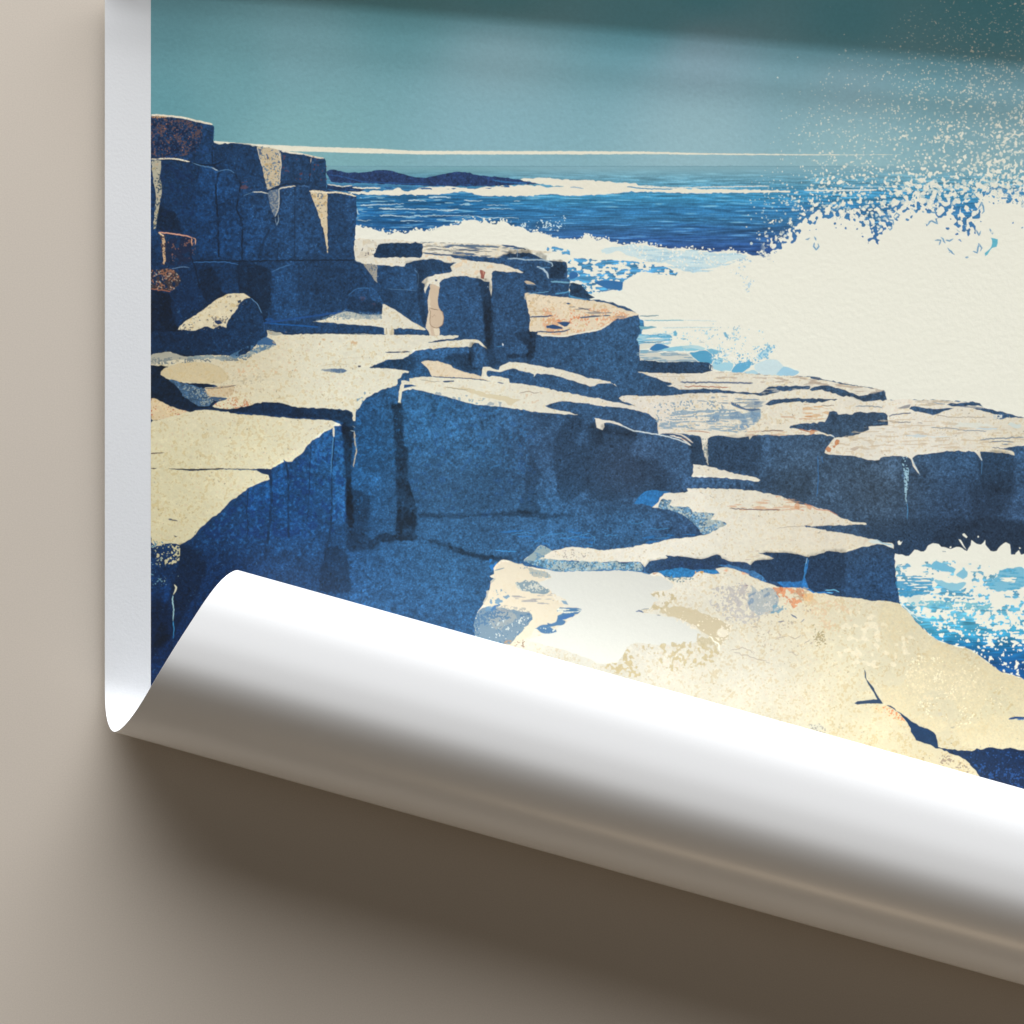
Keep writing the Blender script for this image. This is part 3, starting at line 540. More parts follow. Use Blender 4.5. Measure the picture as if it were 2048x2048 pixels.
# reef stones
softrock("B 1330,1110 1460,1060 1560,1052 1610,1090 1620,1135 1400,1130", .70, 3); softrock("B 1630,1100 1700,1085 1740,1110 1745,1160 1640,1140", .74, 3); softrock("B 1780,1160 1880,1160 1905,1230 1890,1310 1760,1310", .66, 3)
softrock("B 1540,1160 1640,1200 1740,1320 1760,1400 1560,1420 1530,1300", .92, 4); line("B 1380,1135 1450,1128 1560,1140 1700,1142 1770,1170 1780,1195 1765,1200", 2.6, (150,172,186)); line("B 1640,1198 1700,1225 1735,1270 1745,1305", 3.8, (168,188,200)); line("B 1400,1040 1470,1050 1465,1130", 1.4, (130,156,180), w1=1); line("B 1640,1210 1760,1210", 1.6, (80,128,170)); line("B 1760,1330 1850,1335 1932,1345", 3.4, (108,160,186)); flat("B 1740,1075 1800,1068 1850,1070 1830,1082", FOAM)
line("B 1540,1360 1640,1362", 1.6, (60,110,160)); line("B 1800,1440 1932,1420", 3, (78,140,180)); line("B 1560,1440 1750,1420", 1.6, (90,140,170)); softrock("B 1560,1370 1640,1370 1640,1420 1550,1430", .72, 3)
rock("E 0,1345 60,1352 100,1362 130,1400 165,1440 215,1472 180,1482 100,1480 60,1470 0,1455", m=.8); line("E 0,1330 110,1345 180,1400 220,1455", 2.4, (216,222,214), jit=.8); flat("E 215,1340 280,1318 370,1325 466,1338 462,1380 440,1412 330,1395 250,1360", (52,108,160)); flat("E 0,1255 60,1252 75,1275 40,1305 0,1312", (50,104,158)); line("E 230,1420 330,1410 390,1396", 2, (80,130,170))

# ---- right platforms
sandy("G 413,366 480,372 560,378 850,382 1000,378 1075,358 1200,370 1330,376 1460,390 1700,400 1932,410 H 60,250 200,270 340,300 500,322 620,340 700,355 716,400 726,440 850,434 950,434 1000,440 1200,440 1330,452 1500,460 1516,484 1590,510 1480,512 1600,545 1700,568 1800,566 1810,595 1932,598 2000,600 2000,838 1932,840 1850,846 1740,866 1800,880 1842,898 1846,926 1790,906 1660,900 1545,893 1560,975 1530,930 1490,890 1400,892 1300,888 1180,900 1060,915 980,925 950,948 975,1010 1020,1105 970,1040 940,965 895,935 800,932 700,937 660,965 620,972 560,965 500,945 450,932 380,925 250,920 180,900 200,850 240,800 268,768 180,745 80,738 0,746 "
      "G 1880,915 1760,925 1640,925 1560,918 1480,920 1425,930 1400,962 1390,932 1310,946 1220,938 1130,925 1080,935 1035,955 1032,1060 1036,1195 1022,1130 1005,1110 985,1020 965,938 850,915 750,908 640,905 600,920 592,860 590,800 560,770 520,735 430,710 410,700 400,672 350,645 280,625 253,600 280,578 500,576 700,574 800,565 900,555 1100,555 1000,540 800,525 720,505 672,490 722,474 640,450 560,416 480,388", mott=.9)
rock("G 560,416 640,450 722,474 672,491 740,503 810,524 950,520 1110,520 1220,533 1340,545 1500,549 1555,505 1650,492 1780,495 1932,488 1932,515 1850,518 1780,530 1650,545 1530,575 1400,565 1250,560 1100,555 900,555 800,565 700,575 500,578 420,576 480,480", m=.96)
mottle("G 1500,560 1560,500 1932,480 H 60,330 0,350 G 1700,540", SAND[500,1500]*0+np.array((196,190,178),np.float32), thr=.7, n=NSF, op=.7)
mottle("G 1070,585 1300,590 1540,620 1545,660 1400,700 1250,650 1080,640", (134,150,162), thr=-.1, n=NSF, op=.75); mottle("G 1070,585 1540,620 1540,660 1100,640", (96,122,150), thr=1.0, n=NSF, op=.8)
mottle("G 520,650 700,640 1050,600 1250,720 1500,760 1480,800 1400,850 1350,900 1150,890 620,860 560,720", (120,146,166), thr=.75, n=NB, op=.75); mottle("G 800,700 1250,700 1500,720 1480,800 1380,860 1300,905 1100,880 620,870 650,780", (132,158,176), thr=-.05, n=NSF, op=.8)
mottle("G 1100,750 1500,700 1400,860 1200,900 1000,860", (104,138,168), thr=.1, n=N8, op=.6); mottle("G 620,800 1400,780 1350,900 700,880", (220,206,180), thr=.8, n=NB, op=.8)
flat("G 1236,630 1290,650 1370,690 1480,690 1500,700 1400,712 1290,680 1240,655", (62,92,128), op=.85); mottle("G 1250,640 1450,640 1500,690 1300,680", (190,180,150), thr=.8, n=NB)
line("G 790,458 900,460 1200,462 1430,466", 3.0, (92,108,130), jit=.6); line("G 830,498 950,496 1080,500 1215,502", 2.0, (170,120,96), jit=.7); line("G 560,400 700,410 900,405", .8, (190,176,150)); line("G 940,622 1030,625", 1.5, (120,140,160))
mottle("G 1080,370 1932,410 H 700,355 500,330 G 1932,470 1200,450", (170,150,132), thr=.9, n=NSF, op=.6)
rock("G 1540,655 1580,620 1640,608 1780,600 1932,602 H 150,425 297,436 180,455 80,466 0,458 G 1932,632 1780,632 1680,645 1600,658", m=.95)
rock("H 50,350 90,325 150,312 220,314 300,335 380,362 450,392 512,405 600,375 700,357 716,400 728,438 640,445 520,456 490,440 400,412 320,402 250,380 180,360 120,352", m=.97)
line("H 405,405 440,425 520,455", 1.2, (190,190,180)); line("H 0,340 60,325", 1.5, (110,130,150))
mottle("H 0,250 340,295 700,355 500,400 300,330 100,310 0,310", (176,160,142), thr=.5, n=NSF, op=.6); mottle("H 0,470 220,520 220,600 0,610", (206,160,112), thr=.1, n=NSF, op=.6); mottle("G 1640,740 1932,740 1932,790 1640,760", (190,140,100), thr=.5, n=NSF, op=.7)
flat("H 820,512 880,490 935,480 925,505 880,515", (150,150,150)); rock("H 925,515 940,498 1000,500 1150,520 1230,512 1310,510 1240,535 1160,566 1080,555 1000,540", m=.98)
rock("H 1250,482 1290,465 1340,470 1370,465 1430,462 1500,458 1518,486 1420,492 1340,495", m=1.0); line("H 1130,460 1240,478", 1.5, (130,145,160)); line("H 1360,495 1480,502 1590,512", 2.0, (110,122,138)); rock("H 1695,600 1700,565 1750,568 1802,568 1802,598 1750,605", m=1.05); mottle("H 1660,570 1740,570 1740,605 1660,605", (200,205,200), thr=.3, n=NB)
mottle("H 1000,440 1330,455 1250,500 950,480", (176,164,144), thr=.5, n=NSF, op=.6)
rock("H -20,652 60,645 118,645 130,632 180,632 198,600 222,543 255,540 285,548 300,566 340,562 400,572 440,552 520,548 580,545 690,550 735,578 740,625 736,660 640,668 565,675 570,700 545,712 430,755 350,760 272,770 235,742 150,722 100,705 -20,690", m=.92)
rock("G 1750,856 1790,832 1850,822 1932,822 1932,880 1860,870", m=.95); line("G 1830,870 1932,895 H 60,705 120,715", 2.2, (170,110,78)); mottle("H 0,700 140,720 60,745 0,745", (190,130,90), thr=.1, n=N3, op=.7)
for s_, w, c_ in (("450,495 560,492 690,502",1.8,(128,140,150)),("150,488 260,490",1.6,(150,134,116)),("740,578 850,562 940,555",2.2,(110,118,130)),("750,628 850,635 940,632",2.0,(140,136,134)),("1000,640 1040,645",1.6,(150,140,136)),
    ("1110,680 1300,690 1400,705 1600,710",1.6,(130,140,150)),("1160,570 1300,590 1600,590",1.4,(170,160,145)),("1540,790 1700,775 1932,768",2.4,(128,140,150)),("1620,810 1760,800 1840,812",1.8,(110,122,136)),("1650,860 1740,868 1820,880",1.6,(110,116,130)),("1740,828 1800,830",2,(100,120,140))):
    line("H "+s_, w, c_, jit=.7)
for s_, c_ in (("850,750 950,745 1100,752 1000,768",(196,208,210)),("1060,760 1290,755 1200,775",(214,220,216)),("1260,640 1500,640 1700,680 1500,690 1300,670",(216,219,208)),("1500,690 1700,685 1600,705",(192,206,210)),("1790,650 1900,650 1910,680 1850,690",(200,212,208))):
    flat("H "+s_, c_, jit=1.2, op=.8)
mottle("H 740,600 1932,700 1932,840 300,900 300,790", (196,176,146), thr=.85, n=NSF, op=.55); mottle("H 300,800 600,790 700,930 450,930 250,900", (198,180,150), thr=.9, n=N3, op=.5); flat("H 400,870 440,852 490,855 440,885", (186,168,148), op=.8); mottle("H 180,880 260,780 320,790 230,900", (190,120,76), thr=.1, n=N3, op=.8)
mottle("G 1300,880 1932,890 1700,925 1400,930", (200,160,130), thr=.6, n=NSF, op=.5); line("G 1500,890 1600,882 1700,885", 2, (130,110,100)); line("G 850,890 950,888 1050,900", 1.5, (180,130,100))
mottle("G 970,940 1030,960 1034,1190 1008,1110", (150,160,160), thr=.3, n=NB)
# right cliff shading
softrock("G 1040,960 1480,940 1480,1250 1040,1200", .82, 6); softrock("G 1540,960 1932,960 1932,1300 1540,1200", 1.06, 8); softrock("G 1500,1300 1932,1200 1932,1520 1800,1500 1480,1400", .86, 8)
softrock("H 0,760 120,750 140,900 100,1300 0,1350", 1.05, 6); softrock("H 600,1000 860,950 900,1150 700,1200", 1.16, 8); softrock("H 980,940 1480,900 1560,1000 1500,1150 1100,1150", 1.08, 8)
softrock("H 1560,905 1835,910 1845,1250 1620,1300 1540,1100", .82, 5); softrock("H 1500,1150 1860,1200 1700,1500 1500,1550", .88, 10); softrock("H 1850,920 2000,850 2000,1500 1800,1480 1860,1200", 1.16, 8)
softrock("H 500,1500 1932,1500 2000,1800 800,1800", .84, 12); softrock("H 1200,1560 2000,1540 2000,1800 1200,1760", .88, 8)
softrock("H 650,560 735,585 735,655 600,665", 1.2, 5)
line("H 850,930 880,940", 1.5, (150,170,180)); mottle("H 862,940 915,950 915,1180 900,1345 885,1345 875,1100", (150,188,204), thr=.05, n=NB, op=.9); line("H 895,1080 898,1200 895,1340", 2.6, (160,194,208), jit=1, op=.75); line("H 905,1345 910,1420 905,1490", 1.8, (70,126,170)); line("H 950,950 970,1010 1010,1080 1018,1105", 2.0, (170,192,204), w1=1); line("H 1540,925 1562,975", 1.8, (190,200,206)); line("H 1560,980 1558,1100", 1.2, (70,118,160))
line("H 120,920 125,1100 112,1290", 1.6, (56,106,156)); line("H 155,925 165,1000", 1.2, (60,110,160)); line("H 235,745 270,770", 2, (190,206,214))
sandy("G 905,1180 960,1184 1040,1200 1200,1240 1310,1268 1400,1284 1475,1305 1492,1318 1480,1332 1420,1325 1300,1310 1150,1300 1040,1292 960,1296 888,1286 905,1250", mott=.5)
softrock("G 890,1300 1050,1300 1480,1335 1440,1380 1000,1395 800,1385", 1.15, 4)

# ---- S5: long pale step
rock("K 385,210 410,170 450,125 500,98 570,88 680,98 720,112 640,125 600,195 545,235 480,215", tint=(44,112,170), tex=.6)
sandy("K -582,712 -500,640 -460,590 -432,570 -380,595 -330,622 -260,608 -180,590 -90,592 0,600 60,612 150,612 260,600 350,590 450,572 580,550 700,520 830,505 950,490 1040,472 1080,440 1150,410 1200,388 1180,370 1100,352 1050,350 1060,325 1092,296 1040,292 900,285 890,260 860,235 760,240 640,240 545,240 575,215 600,195 615,155 650,120 690,114 830,110 858,98 848,74 950,74 1250,80 1380,90 1500,105 1650,135 1720,160 1800,200 1860,215 1932,222 H 100,1380 220,1408 300,1460 400,1500 445,1512 545,1520 548,1534 400,1535 150,1546 20,1550 120,1572 300,1600 420,1620 520,1645 620,1665 690,1690 772,1694 786,1746 740,1730 690,1705 640,1705 570,1725 520,1725 450,1750 370,1777 300,1772 220,1765 130,1790 40,1817 -20,1805 K 1820,650 1750,642 1600,636 1476,640 1540,658 1618,686 1540,700 1470,705 1425,725 1408,748 1378,725 1300,715 1240,718 1180,695 1118,654 1060,670 1000,690 920,690 880,680 800,670 740,672 660,662 685,682 600,700 520,716 500,740 480,768 465,745 440,722 300,720 100,725 0,722 -200,705 -350,715", mott=.7)
B1 = "K -582,712 -500,700 -350,695 -250,705 -180,720 -60,712 0,722 60,712 120,730 230,712 300,735 380,720 450,735 462,790 440,802 300,792 150,788 0,800 -140,802 -282,806 -400,770 -500,745"
rock(B1, tint=(96,140,166), tex=1.3); mottle(B1, (168,176,168), thr=.2, n=NB, op=.75)
line("K -500,745 -400,775 -282,806 -140,803 0,801 150,790 300,794 450,808 540,832", 2.4, (60,112,156), jit=.5)
flat("K -582,712 -500,640 -460,590 -430,572 -380,595 -335,622 -400,660 -450,700", (140,158,160)); mottle("K -582,712 -430,572 -335,622 -450,700", (96,134,158), thr=.3, n=NB)
mottle("K -350,640 -100,600 0,640 -80,700 -300,700", (150,138,128), thr=.9, n=NB, op=.7)
G1 = "K 600,240 625,170 715,180 690,220 760,235 870,240 900,285 1040,290 1092,296 1055,350 1120,355 1200,388 1120,430 1040,472 985,475 940,410 870,345 780,290 700,262"
rock(G1, tint=(98,138,166), tex=1.2); mottle(G1, (190,190,174), thr=.3, n=NB, op=.7)
softrock("K 0,150 200,180 540,240 500,290 0,300", .92, 6); softrock("K 500,300 760,290 980,470 700,510 400,500", 1.05, 8)
for s_ in ("340,350 365,382 440,375 480,350","500,420 560,430 700,425","0,480 40,500 40,560","120,490 250,480","560,510 700,500","-500,560 -380,480 -200,470","-690,480 -560,460 -480,470","-300,520 -150,500 0,470","-60,575 40,580"):
    line("K "+s_, 1.6, (64,134,186), jit=.8, op=.75)
mottle("K -800,450 0,440 0,590 -400,560", (40,112,178), thr=1.0, n=NSF, op=.7); mottle("K 400,470 700,480 900,470 980,480 700,518 500,560", (40,116,182), thr=.3, n=NSF, op=.6); line("J 1100,705 1180,712 1290,715", 2.4, (60,130,186)); mottle("J 1050,780 1120,800 1090,880 1050,860", (40,112,176), thr=-.2, n=N3)
mottle("K 1200,230 1700,150 1932,230 1800,262 1300,270", (206,160,124), thr=.7, n=NSF, op=.6); line("K 1230,250 1400,258 1560,262 1670,262", 1.8, (110,90,90), jit=.5); mottle("K 1600,130 1932,215 1932,265 1820,260", (200,140,100), thr=.2, n=N3, op=.6)
line("K 1640,425 1760,410 1890,405", .9, (170,156,136)); flat("H 0,1540 60,1548 20,1556", (38,68,108)); line("K 965,105 990,120", 2.2, (150,130,116)); line("G 945,1212 965,1214", 2.6, (140,120,110))
line("H 0,1360 60,1368 110,1400 220,1410 300,1458", 1.8, (196,128,100), op=.8); mottle("H 200,1460 500,1530 300,1540 0,1545", (200,180,150), thr=.9, n=N2, op=.5); mottle("K 900,600 1100,620 1040,660 850,650", (180,160,120), thr=.5, n=NB, op=.6); mottle("K 1250,640 1480,620 1480,690 1250,700", (190,170,150), thr=.6, n=NSF, op=.7)
flat("H 560,1680 640,1662 690,1690 780,1702 778,1740 700,1705 620,1700", (206,216,212), op=.85); line("H 640,1665 700,1700 770,1712", 1.2, (120,170,196))
# shaded step front
softrock("K 480,768 520,716 680,682 850,672 1000,690 1118,656 1240,718 1380,728 1300,745 1100,790 700,800 520,820", .86, 3); softrock("K 1410,745 1480,705 1620,685 1480,640 1750,642 1880,664 1880,880 1700,900 1560,890", .80, 3)
softrock("L 20,240 230,185 380,195 350,560 100,560 0,440", .80, 8); softrock("L 380,190 690,125 790,200 810,560 400,580", 1.06, 6)
rock("K 600,802 700,785 800,766 860,778 920,792 1000,785 1110,790 1140,822 1060,828 960,800 900,852 760,860 650,850", tint=(44,118,172), tex=.7)
rock("K 1120,745 1240,745 1330,780 1440,800 1500,835 1560,905 1450,862 1320,800 1200,765", tint=(62,112,158), tex=.7)
rock("K 1640,900 1750,890 1860,885 1900,700 1925,700 1885,860 1900,900 1932,980 1850,950 1700,940", tint=(42,108,168), tex=.7)
line("K 1912,680 1890,760 1880,860", 2, (60,126,180)); line("L 22,240 18,300", 1.4, (150,180,200)); line("L 0,485 40,520 90,552 180,548 260,550", 3.4, (44,116,180)); line("L 180,530 260,525 310,545", 2, (110,180,215)); line("L 200,545 250,558", 2, (130,196,222))
mottle("K 520,700 1240,720 1300,740 700,790", (30,56,96), thr=.6, n=N3, op=.4)

# ---- main foreground rock; inks darkened to offset light bounced from the roll
sandy("J 900,1700 925,1450 920,1330 950,1240 1000,1170 1030,1120 1050,1060 1060,1000 1105,955 1050,930 1090,915 1085,860 1110,825 1150,792 1210,790 1290,820 1400,850 1530,870 1650,892 1932,890 K 100,800 200,795 400,805 520,830 545,815 620,820 660,855 900,850 930,815 965,800 1000,812 1060,826 1140,822 1100,782 1150,768 1200,765 1320,800 1450,862 1560,905 1640,932 1700,942 1850,948 1932,975 "
      "L 80,555 180,555 250,575 280,582 400,592 480,600 600,622 700,620 780,635 845,655 900,700 1000,820 1060,880 1130,940 1180,970 1250,992 1340,1025 1440,1040 1520,1082 1640,1180 1700,1220 1740,1245 1860,1280 1932,1312 P 2080,1380 2080,1640 900,1640", mott=1.0, dark=.7)
# left part with lichen
flat("J 1090,915 1150,800 1290,820 1400,850 1560,940 1480,1000 1580,1060 1640,1150 1700,1180 1640,1320 1450,1390 1420,1450 1250,1560 1150,1540 1300,1400 1420,1300 1200,1220 1000,1180 1060,1000", (208,197,173), jit=1.2, op=.8)
flat("J 925,1450 920,1330 950,1240 1040,1200 1180,1215 1300,1240 1400,1250 1425,1310 1350,1400 1280,1470 1240,1520 1180,1530 1000,1490", (112,134,148), jit=1.8); flat("J 1060,1250 1150,1210 1250,1250 1290,1310 1180,1370 1150,1410 1100,1400 1040,1320", (140,149,150), jit=1.6)
mottle("J 925,1450 920,1330 950,1240 1180,1215 1400,1250 1425,1310 1280,1470 1180,1530", (70,106,138), thr=.5, n=NB, op=.8); mottle("J 960,1370 1400,1280 1250,1480 1000,1460", (206,206,194), thr=1.0, n=NB, op=.8)
mottle("J 1000,1170 1060,1040 1130,1040 1230,1110 1150,1180 1080,1240 990,1230", (100,138,166), thr=.0, n=NB2, op=.85); flat("J 1060,1230 1090,1190 1150,1180 1110,1210 1070,1240", (70,112,154))
mottle("J 1100,1180 1420,1220 1420,1260 1150,1240", (150,150,146), thr=.3, n=NB, op=.7); mottle("J 1150,1020 1260,1100 1600,1100 1600,1180 1330,1160", (140,140,144), thr=.8, n=NSF, op=.7)
flat("J 1275,992 1340,980 1470,978 1500,1010 1560,1040 1580,1065 1520,1090 1400,1065 1330,1055 1310,1020", (122,142,150), jit=1.6); mottle("J 1275,990 1480,975 1580,1060 1330,1060", (184,186,176), thr=.6, n=NB)
flat("J 1390,860 1480,880 1540,892 1590,942 1520,938 1440,940 1410,900", (166,168,158), jit=.8); mottle("J 1390,860 1540,892 1590,942 1430,940", (140,156,160), thr=.4, n=NB)
mottle("J 1280,830 1400,850 1400,870 1290,860", (120,140,150), thr=.1, n=NB); line("J 1095,880 1180,860", 2, (120,136,146)); line("J 1060,925 1100,945", 1.6, (190,200,200))
flat("J 1640,1222 1720,1210 1860,1225 1820,1262 1780,1290 1700,1312 1640,1330 1645,1280 1700,1250", (72,112,146), jit=1.6); flat("J 1660,1290 1780,1258 1800,1275 1720,1310 1650,1330", (62,104,152)); mottle("J 1640,1222 1720,1210 1860,1225 1780,1260 1650,1260", (200,202,190), thr=.3, n=NSF)
flat("J 1445,1395 1520,1355 1620,1338 1720,1330 1700,1352 1600,1365 1560,1385 1630,1400 1645,1425 1600,1445 1520,1430", (74,112,146), jit=1.6); mottle("J 1480,1380 1640,1390 1600,1440 1500,1420", (190,196,186), thr=.7, n=NB); line("J 1585,1085 1620,1085", 2.4, (90,90,110)); flat("J 1680,1145 1720,1150 1742,1185 1700,1175", (120,148,166)); mottle("J 1200,1480 1400,1500 1350,1560 1180,1540", (150,130,110), thr=.7, n=NB); mottle("J 1380,1440 1640,1440 1500,1480", (140,130,120), thr=1.0, n=NB)
# pool
flat("J 1530,872 1600,888 1670,896 1800,890 1932,888 K 100,800 200,796 300,800 400,806 520,832 560,845 620,842 680,880 735,920 700,955 640,970 560,978 530,1000 580,1030 600,1055 560,1075 540,1110 480,1130 402,1156 480,1165 600,1185 700,1205 830,1242 900,1290 975,1345 960,1390 930,1420 850,1438 700,1448 550,1445 400,1425 380,1440 320,1468 300,1520 260,1570 240,1600 150,1618 60,1612 20,1585 0,1570 J 1932,1660 1880,1640 1700,1580 1400,1500 1440,1470 1520,1445 1640,1420 1645,1380 1720,1345 1790,1290 1862,1225 1760,1200 1730,1160 1690,1120 1600,1085 1585,1050 1500,1010 1480,985 1560,960 1595,940", (202,202,193), jit=0.8)
line("K 402,1156 430,1148 470,1165", 3.4, (90,110,140)); line("K 450,1140 520,1125", 1.4, (120,130,140)); line("K 585,1185 620,1190", 2, (130,136,140))
flat("K 640,1115 760,1112 870,1122 960,1160 1100,1205 1180,1250 1250,1285 1200,1330 1220,1360 1150,1450 1080,1410 1050,1370 980,1330 930,1290 840,1242 740,1205 620,1160", (188,175,144), jit=1.4, op=.9); flat("K 1110,1340 1150,1300 1215,1330 1190,1378 1140,1380", (216,208,187)); mottle("K 620,1120 1100,1205 1250,1285 1150,1450 830,1240", (216,208,187), thr=1.0, n=NB)
mottle("K 530,1000 680,980 760,1040 640,1130 500,1150 600,1060", (178,163,126), thr=.0, n=NB2, op=.8); mottle("K 640,1190 880,1240 960,1330 1000,1350 700,1210", (208,200,180), thr=.2, n=NB)
mottle("K 460,1450 930,1420 1120,1480 1100,1600 700,1680 560,1560", (176,160,120), thr=.35, n=NB2, op=.7); mottle("K 940,1350 1060,1380 1120,1500 950,1450", (182,170,138), thr=-.3, n=N3, op=.8); line("K 1050,1370 1130,1450 1140,1500", 2.4, (238,232,214), jit=.8)
mottle("K 60,1620 240,1600 330,1480 400,1600 440,1730 300,1720", (172,156,116), thr=.0, n=NB2, op=.8)
mottle("K 650,840 900,850 920,880 780,900 700,880", (110,130,130), thr=.2, n=NB, op=.85); mottle("K 540,815 620,820 600,835 550,845", (190,150,120), thr=0, n=NB); mottle("K 920,800 1000,800 980,830 920,840", (190,150,90), thr=.5, n=NB); mottle("K 1100,770 1300,790 1500,880 1350,840", (220,160,120), thr=.6, n=N3, op=.7)
# grey lichen patch and rust
mottle("K 1050,960 1360,900 1500,1050 1480,1240 1250,1260 1060,1100", (168,164,164), thr=.35, n=NB, op=.7); mottle("K 1200,950 1450,930 1500,1200 1250,1200", (176,172,170), thr=.1, n=NB2, op=.6)
P1 = "K 1370,1000 1420,965 1540,950 1620,960 1650,1060 1640,1120 1700,1130 1620,1165 1500,1190 1430,1150 1390,1090"
flat(P1, (140,155,166), jit=3.0, op=.6); mottle(P1, (196,192,182), thr=.7, n=NB, op=.8); mottle(P1, (112,136,158), thr=.8, n=NB2, op=.7)
P2 = "K 1600,945 1700,945 1870,955 1880,1040 1830,1100 1780,1130 1700,1080 1650,1020"
mottle(P2, (212,140,98), thr=-.1, n=NB2, op=.8); mottle(P2, (190,104,64), thr=.9, n=N3, op=.6); mottle("K 1780,950 1920,950 1900,1060 1800,1050", (186,160,130), thr=-.2, n=NB, op=.7); mottle("K 1600,1100 1780,1110 1700,1165 1560,1170", (110,150,170), thr=.2, n=NB2, op=.8)
mottle("L 0,560 80,560 80,630 0,620", (220,176,120), thr=.1, n=N3, op=.7); mottle("L 0,600 500,640 300,900 0,760", (212,184,146), thr=1.0, n=NB, op=.6)
for s_ in ("1230,1500 1330,1470 1450,1520","1260,1510 1440,1560 1580,1610","1620,1400 1720,1370","1740,1370 1800,1400 1850,1360","1650,1248 1710,1240","1760,1175 1820,1210","1850,1250 1880,1225","1740,1500 1830,1540","560,1960 640,1980","1880,1440 1932,1400"):
    line("K "+s_, 1.5, (156,142,128), jit=1.3, op=.7)
mottle("K 1560,1150 1932,1100 1932,1500 1600,1500 1350,1350", (170,158,140), thr=1.6, n=NB, op=.75); line("K 1765,1180 1815,1215", 3, (104,116,136)); line("K 1855,1245 1880,1222", 4, (130,134,146)); line("K 1650,1245 1705,1240", 2.2, (120,120,128)); line("K 1350,930 1390,925", 2.2, (140,120,124))
mottle("L 20,820 160,860 200,1040 80,1010", (160,146,110), thr=1.1, n=NB, op=.8); flat("L 40,1720 80,1705 150,1710 180,1740 120,1762 60,1750", (190,188,172), op=.8); mottle("L 40,1710 180,1700 200,1780 60,1770", (150,146,136), thr=.6, n=NB)
flat("L 1175,1605 1210,1600 1215,1630 1185,1630", (196,188,164)); flat("L 1285,1730 1325,1720 1310,1742 1290,1740", (150,146,134)); line("L 1868,1828 1878,1832", 2.4, (50,56,70)); line("L 1286,1868 1298,1874", 2.6, (70,60,60))
# light flat tones on the right-hand slope
mottle("L 500,640 830,660 1130,950 1640,1190 1932,1320 1932,1900 1200,1880 1150,1780 800,1580 700,1500 600,1200 700,900", (212,199,162), thr=-.2, n=N20, op=.55)
mottle("L 300,700 700,760 1000,1000 700,1250 300,1100", (236,226,200), thr=.7, n=N3, op=.5); mottle("L 900,1100 1600,1200 1800,1500 1300,1750 900,1450", (232,222,192), thr=1.5, n=NB, op=.8); mottle("L 900,1200 1500,1250 1600,1450 1000,1500", (226,214,182), thr=.9, n=N2, op=.6)
# cracks in the foreground
line("L 530,1228 537,1270 548,1315", 2.2, (58,76,96), w1=3); flat("L 545,1308 560,1325 600,1370 620,1410 655,1470 690,1522 650,1500 618,1440 590,1395 560,1350", (44,66,92), jit=.3); flat("L 442,1520 470,1503 540,1495 650,1486 692,1526 640,1522 560,1524 470,1532", (44,66,92), jit=.4)
line("L 700,1530 722,1538", 1.2, (200,200,190)); flat("L 722,1536 760,1542 795,1565 812,1592 780,1568 745,1552", (44,64,90), jit=.3); rock("L 812,1590 840,1602 900,1645 940,1680 1010,1722 1100,1752 1140,1780 1160,1830 1182,1918 1130,1900 1080,1878 1030,1862 985,1845 955,1800 935,1740 905,1690 880,1655", tint=(24,52,84), tex=.3)
mottle("L 600,1555 720,1540 800,1590 870,1650 920,1740 860,1720 780,1670 640,1620", (226,196,150), thr=.0, n=N3, op=.6); mottle("L 620,1560 760,1560 860,1640 915,1740 830,1700", (206,124,80), thr=.6, n=NB, op=.8)
rock("P 1874,1494 1895,1498 1937,1501 1960,1499 1984,1494 2005,1498 2020,1495 2040,1500 2080,1506 2080,1640 1990,1640 1958,1553 1945,1535 1930,1519 1905,1508", m=.92, tex=.8)
mottle("P 1930,1490 2060,1500 2060,1600 1970,1560", (34,78,138), thr=1.4, n=NB, op=.7); mottle("P 1840,1510 1900,1512 1950,1545 1955,1552 1870,1530", (130,112,100), thr=1.1, n=NB, op=.7)
line("L 1795,1660 1840,1655 1880,1648 1940,1648", 4.4, (34,70,118), jit=.8); line("L 1870,1665 1940,1662", 2, (50,104,168))

# ---- inlet at the right edge
SEA = "L 790,250 800,205 860,215 920,230 970,175 1050,190 1090,130 1140,115 1180,125 1240,150 1290,168 1340,145 1390,162 1430,185 1462,130 1470,85 1500,112 1550,132 1590,85 1592,125 1640,185 1690,182 1725,140 1770,108 1808,125 1818,215 1860,200 1885,178 1905,215 1940,205 P 2080,1105 2080,1376 L 1932,1312 1860,1280 1740,1245 1700,1220 1640,1180 1520,1082 1440,1040 1340,1025 1250,992 1180,970 1130,940 1060,880 1000,820 900,700 845,655 820,480 800,330"
flat(SEA, FOAM, jit=1.0)
sy, sx, c = area("L 800,340 820,480 845,655 900,700 1000,820 1130,940 1250,992 1440,1040 1520,1082 1640,1180 1740,1245 1860,1280 1932,1312 P 2080,1376 2080,1150 2020,1130 1980,1140 L 1700,330 1500,300 1200,260 820,310", 1.0)
yl = (YY[sy,sx]-1060)/TK; xl = (XX[sy,sx]-1608)/TK
tt = np.clip((yl-300)/900, 0, 1)
wc = np.stack([np.interp(tt, [0,.25,.5,.68,.8,1], v) for v in ((128,96,98,62,30,22),(186,168,176,156,112,84),(206,200,202,192,160,142))], -1)
wc *= np.exp(0.08*NSF[sy,sx]+0.06*N8[sy,sx])[...,None]
dd = (1-tt)*1.15-0.15+0.25*sstep(900,1700,xl)*(1-tt)
q = 0.25*NS[sy,sx]+0.75*NB2[sy,sx]+0.5*N8[sy,sx]+0.2*NF[sy,sx]
fm = sstep(1.25-2.1*dd, 1.55-2.1*dd, q+0.1)
fm = fm*(tt < .80)+(tt >= .80)*sstep(1.7, 1.95, NB2[sy,sx]+.5)
c2 = c[...,None]
IMG[sy,sx] = IMG[sy,sx]*(1-c2)+(wc*(1-fm[...,None])+np.array(FOAM,np.float32)*fm[...,None])*c2
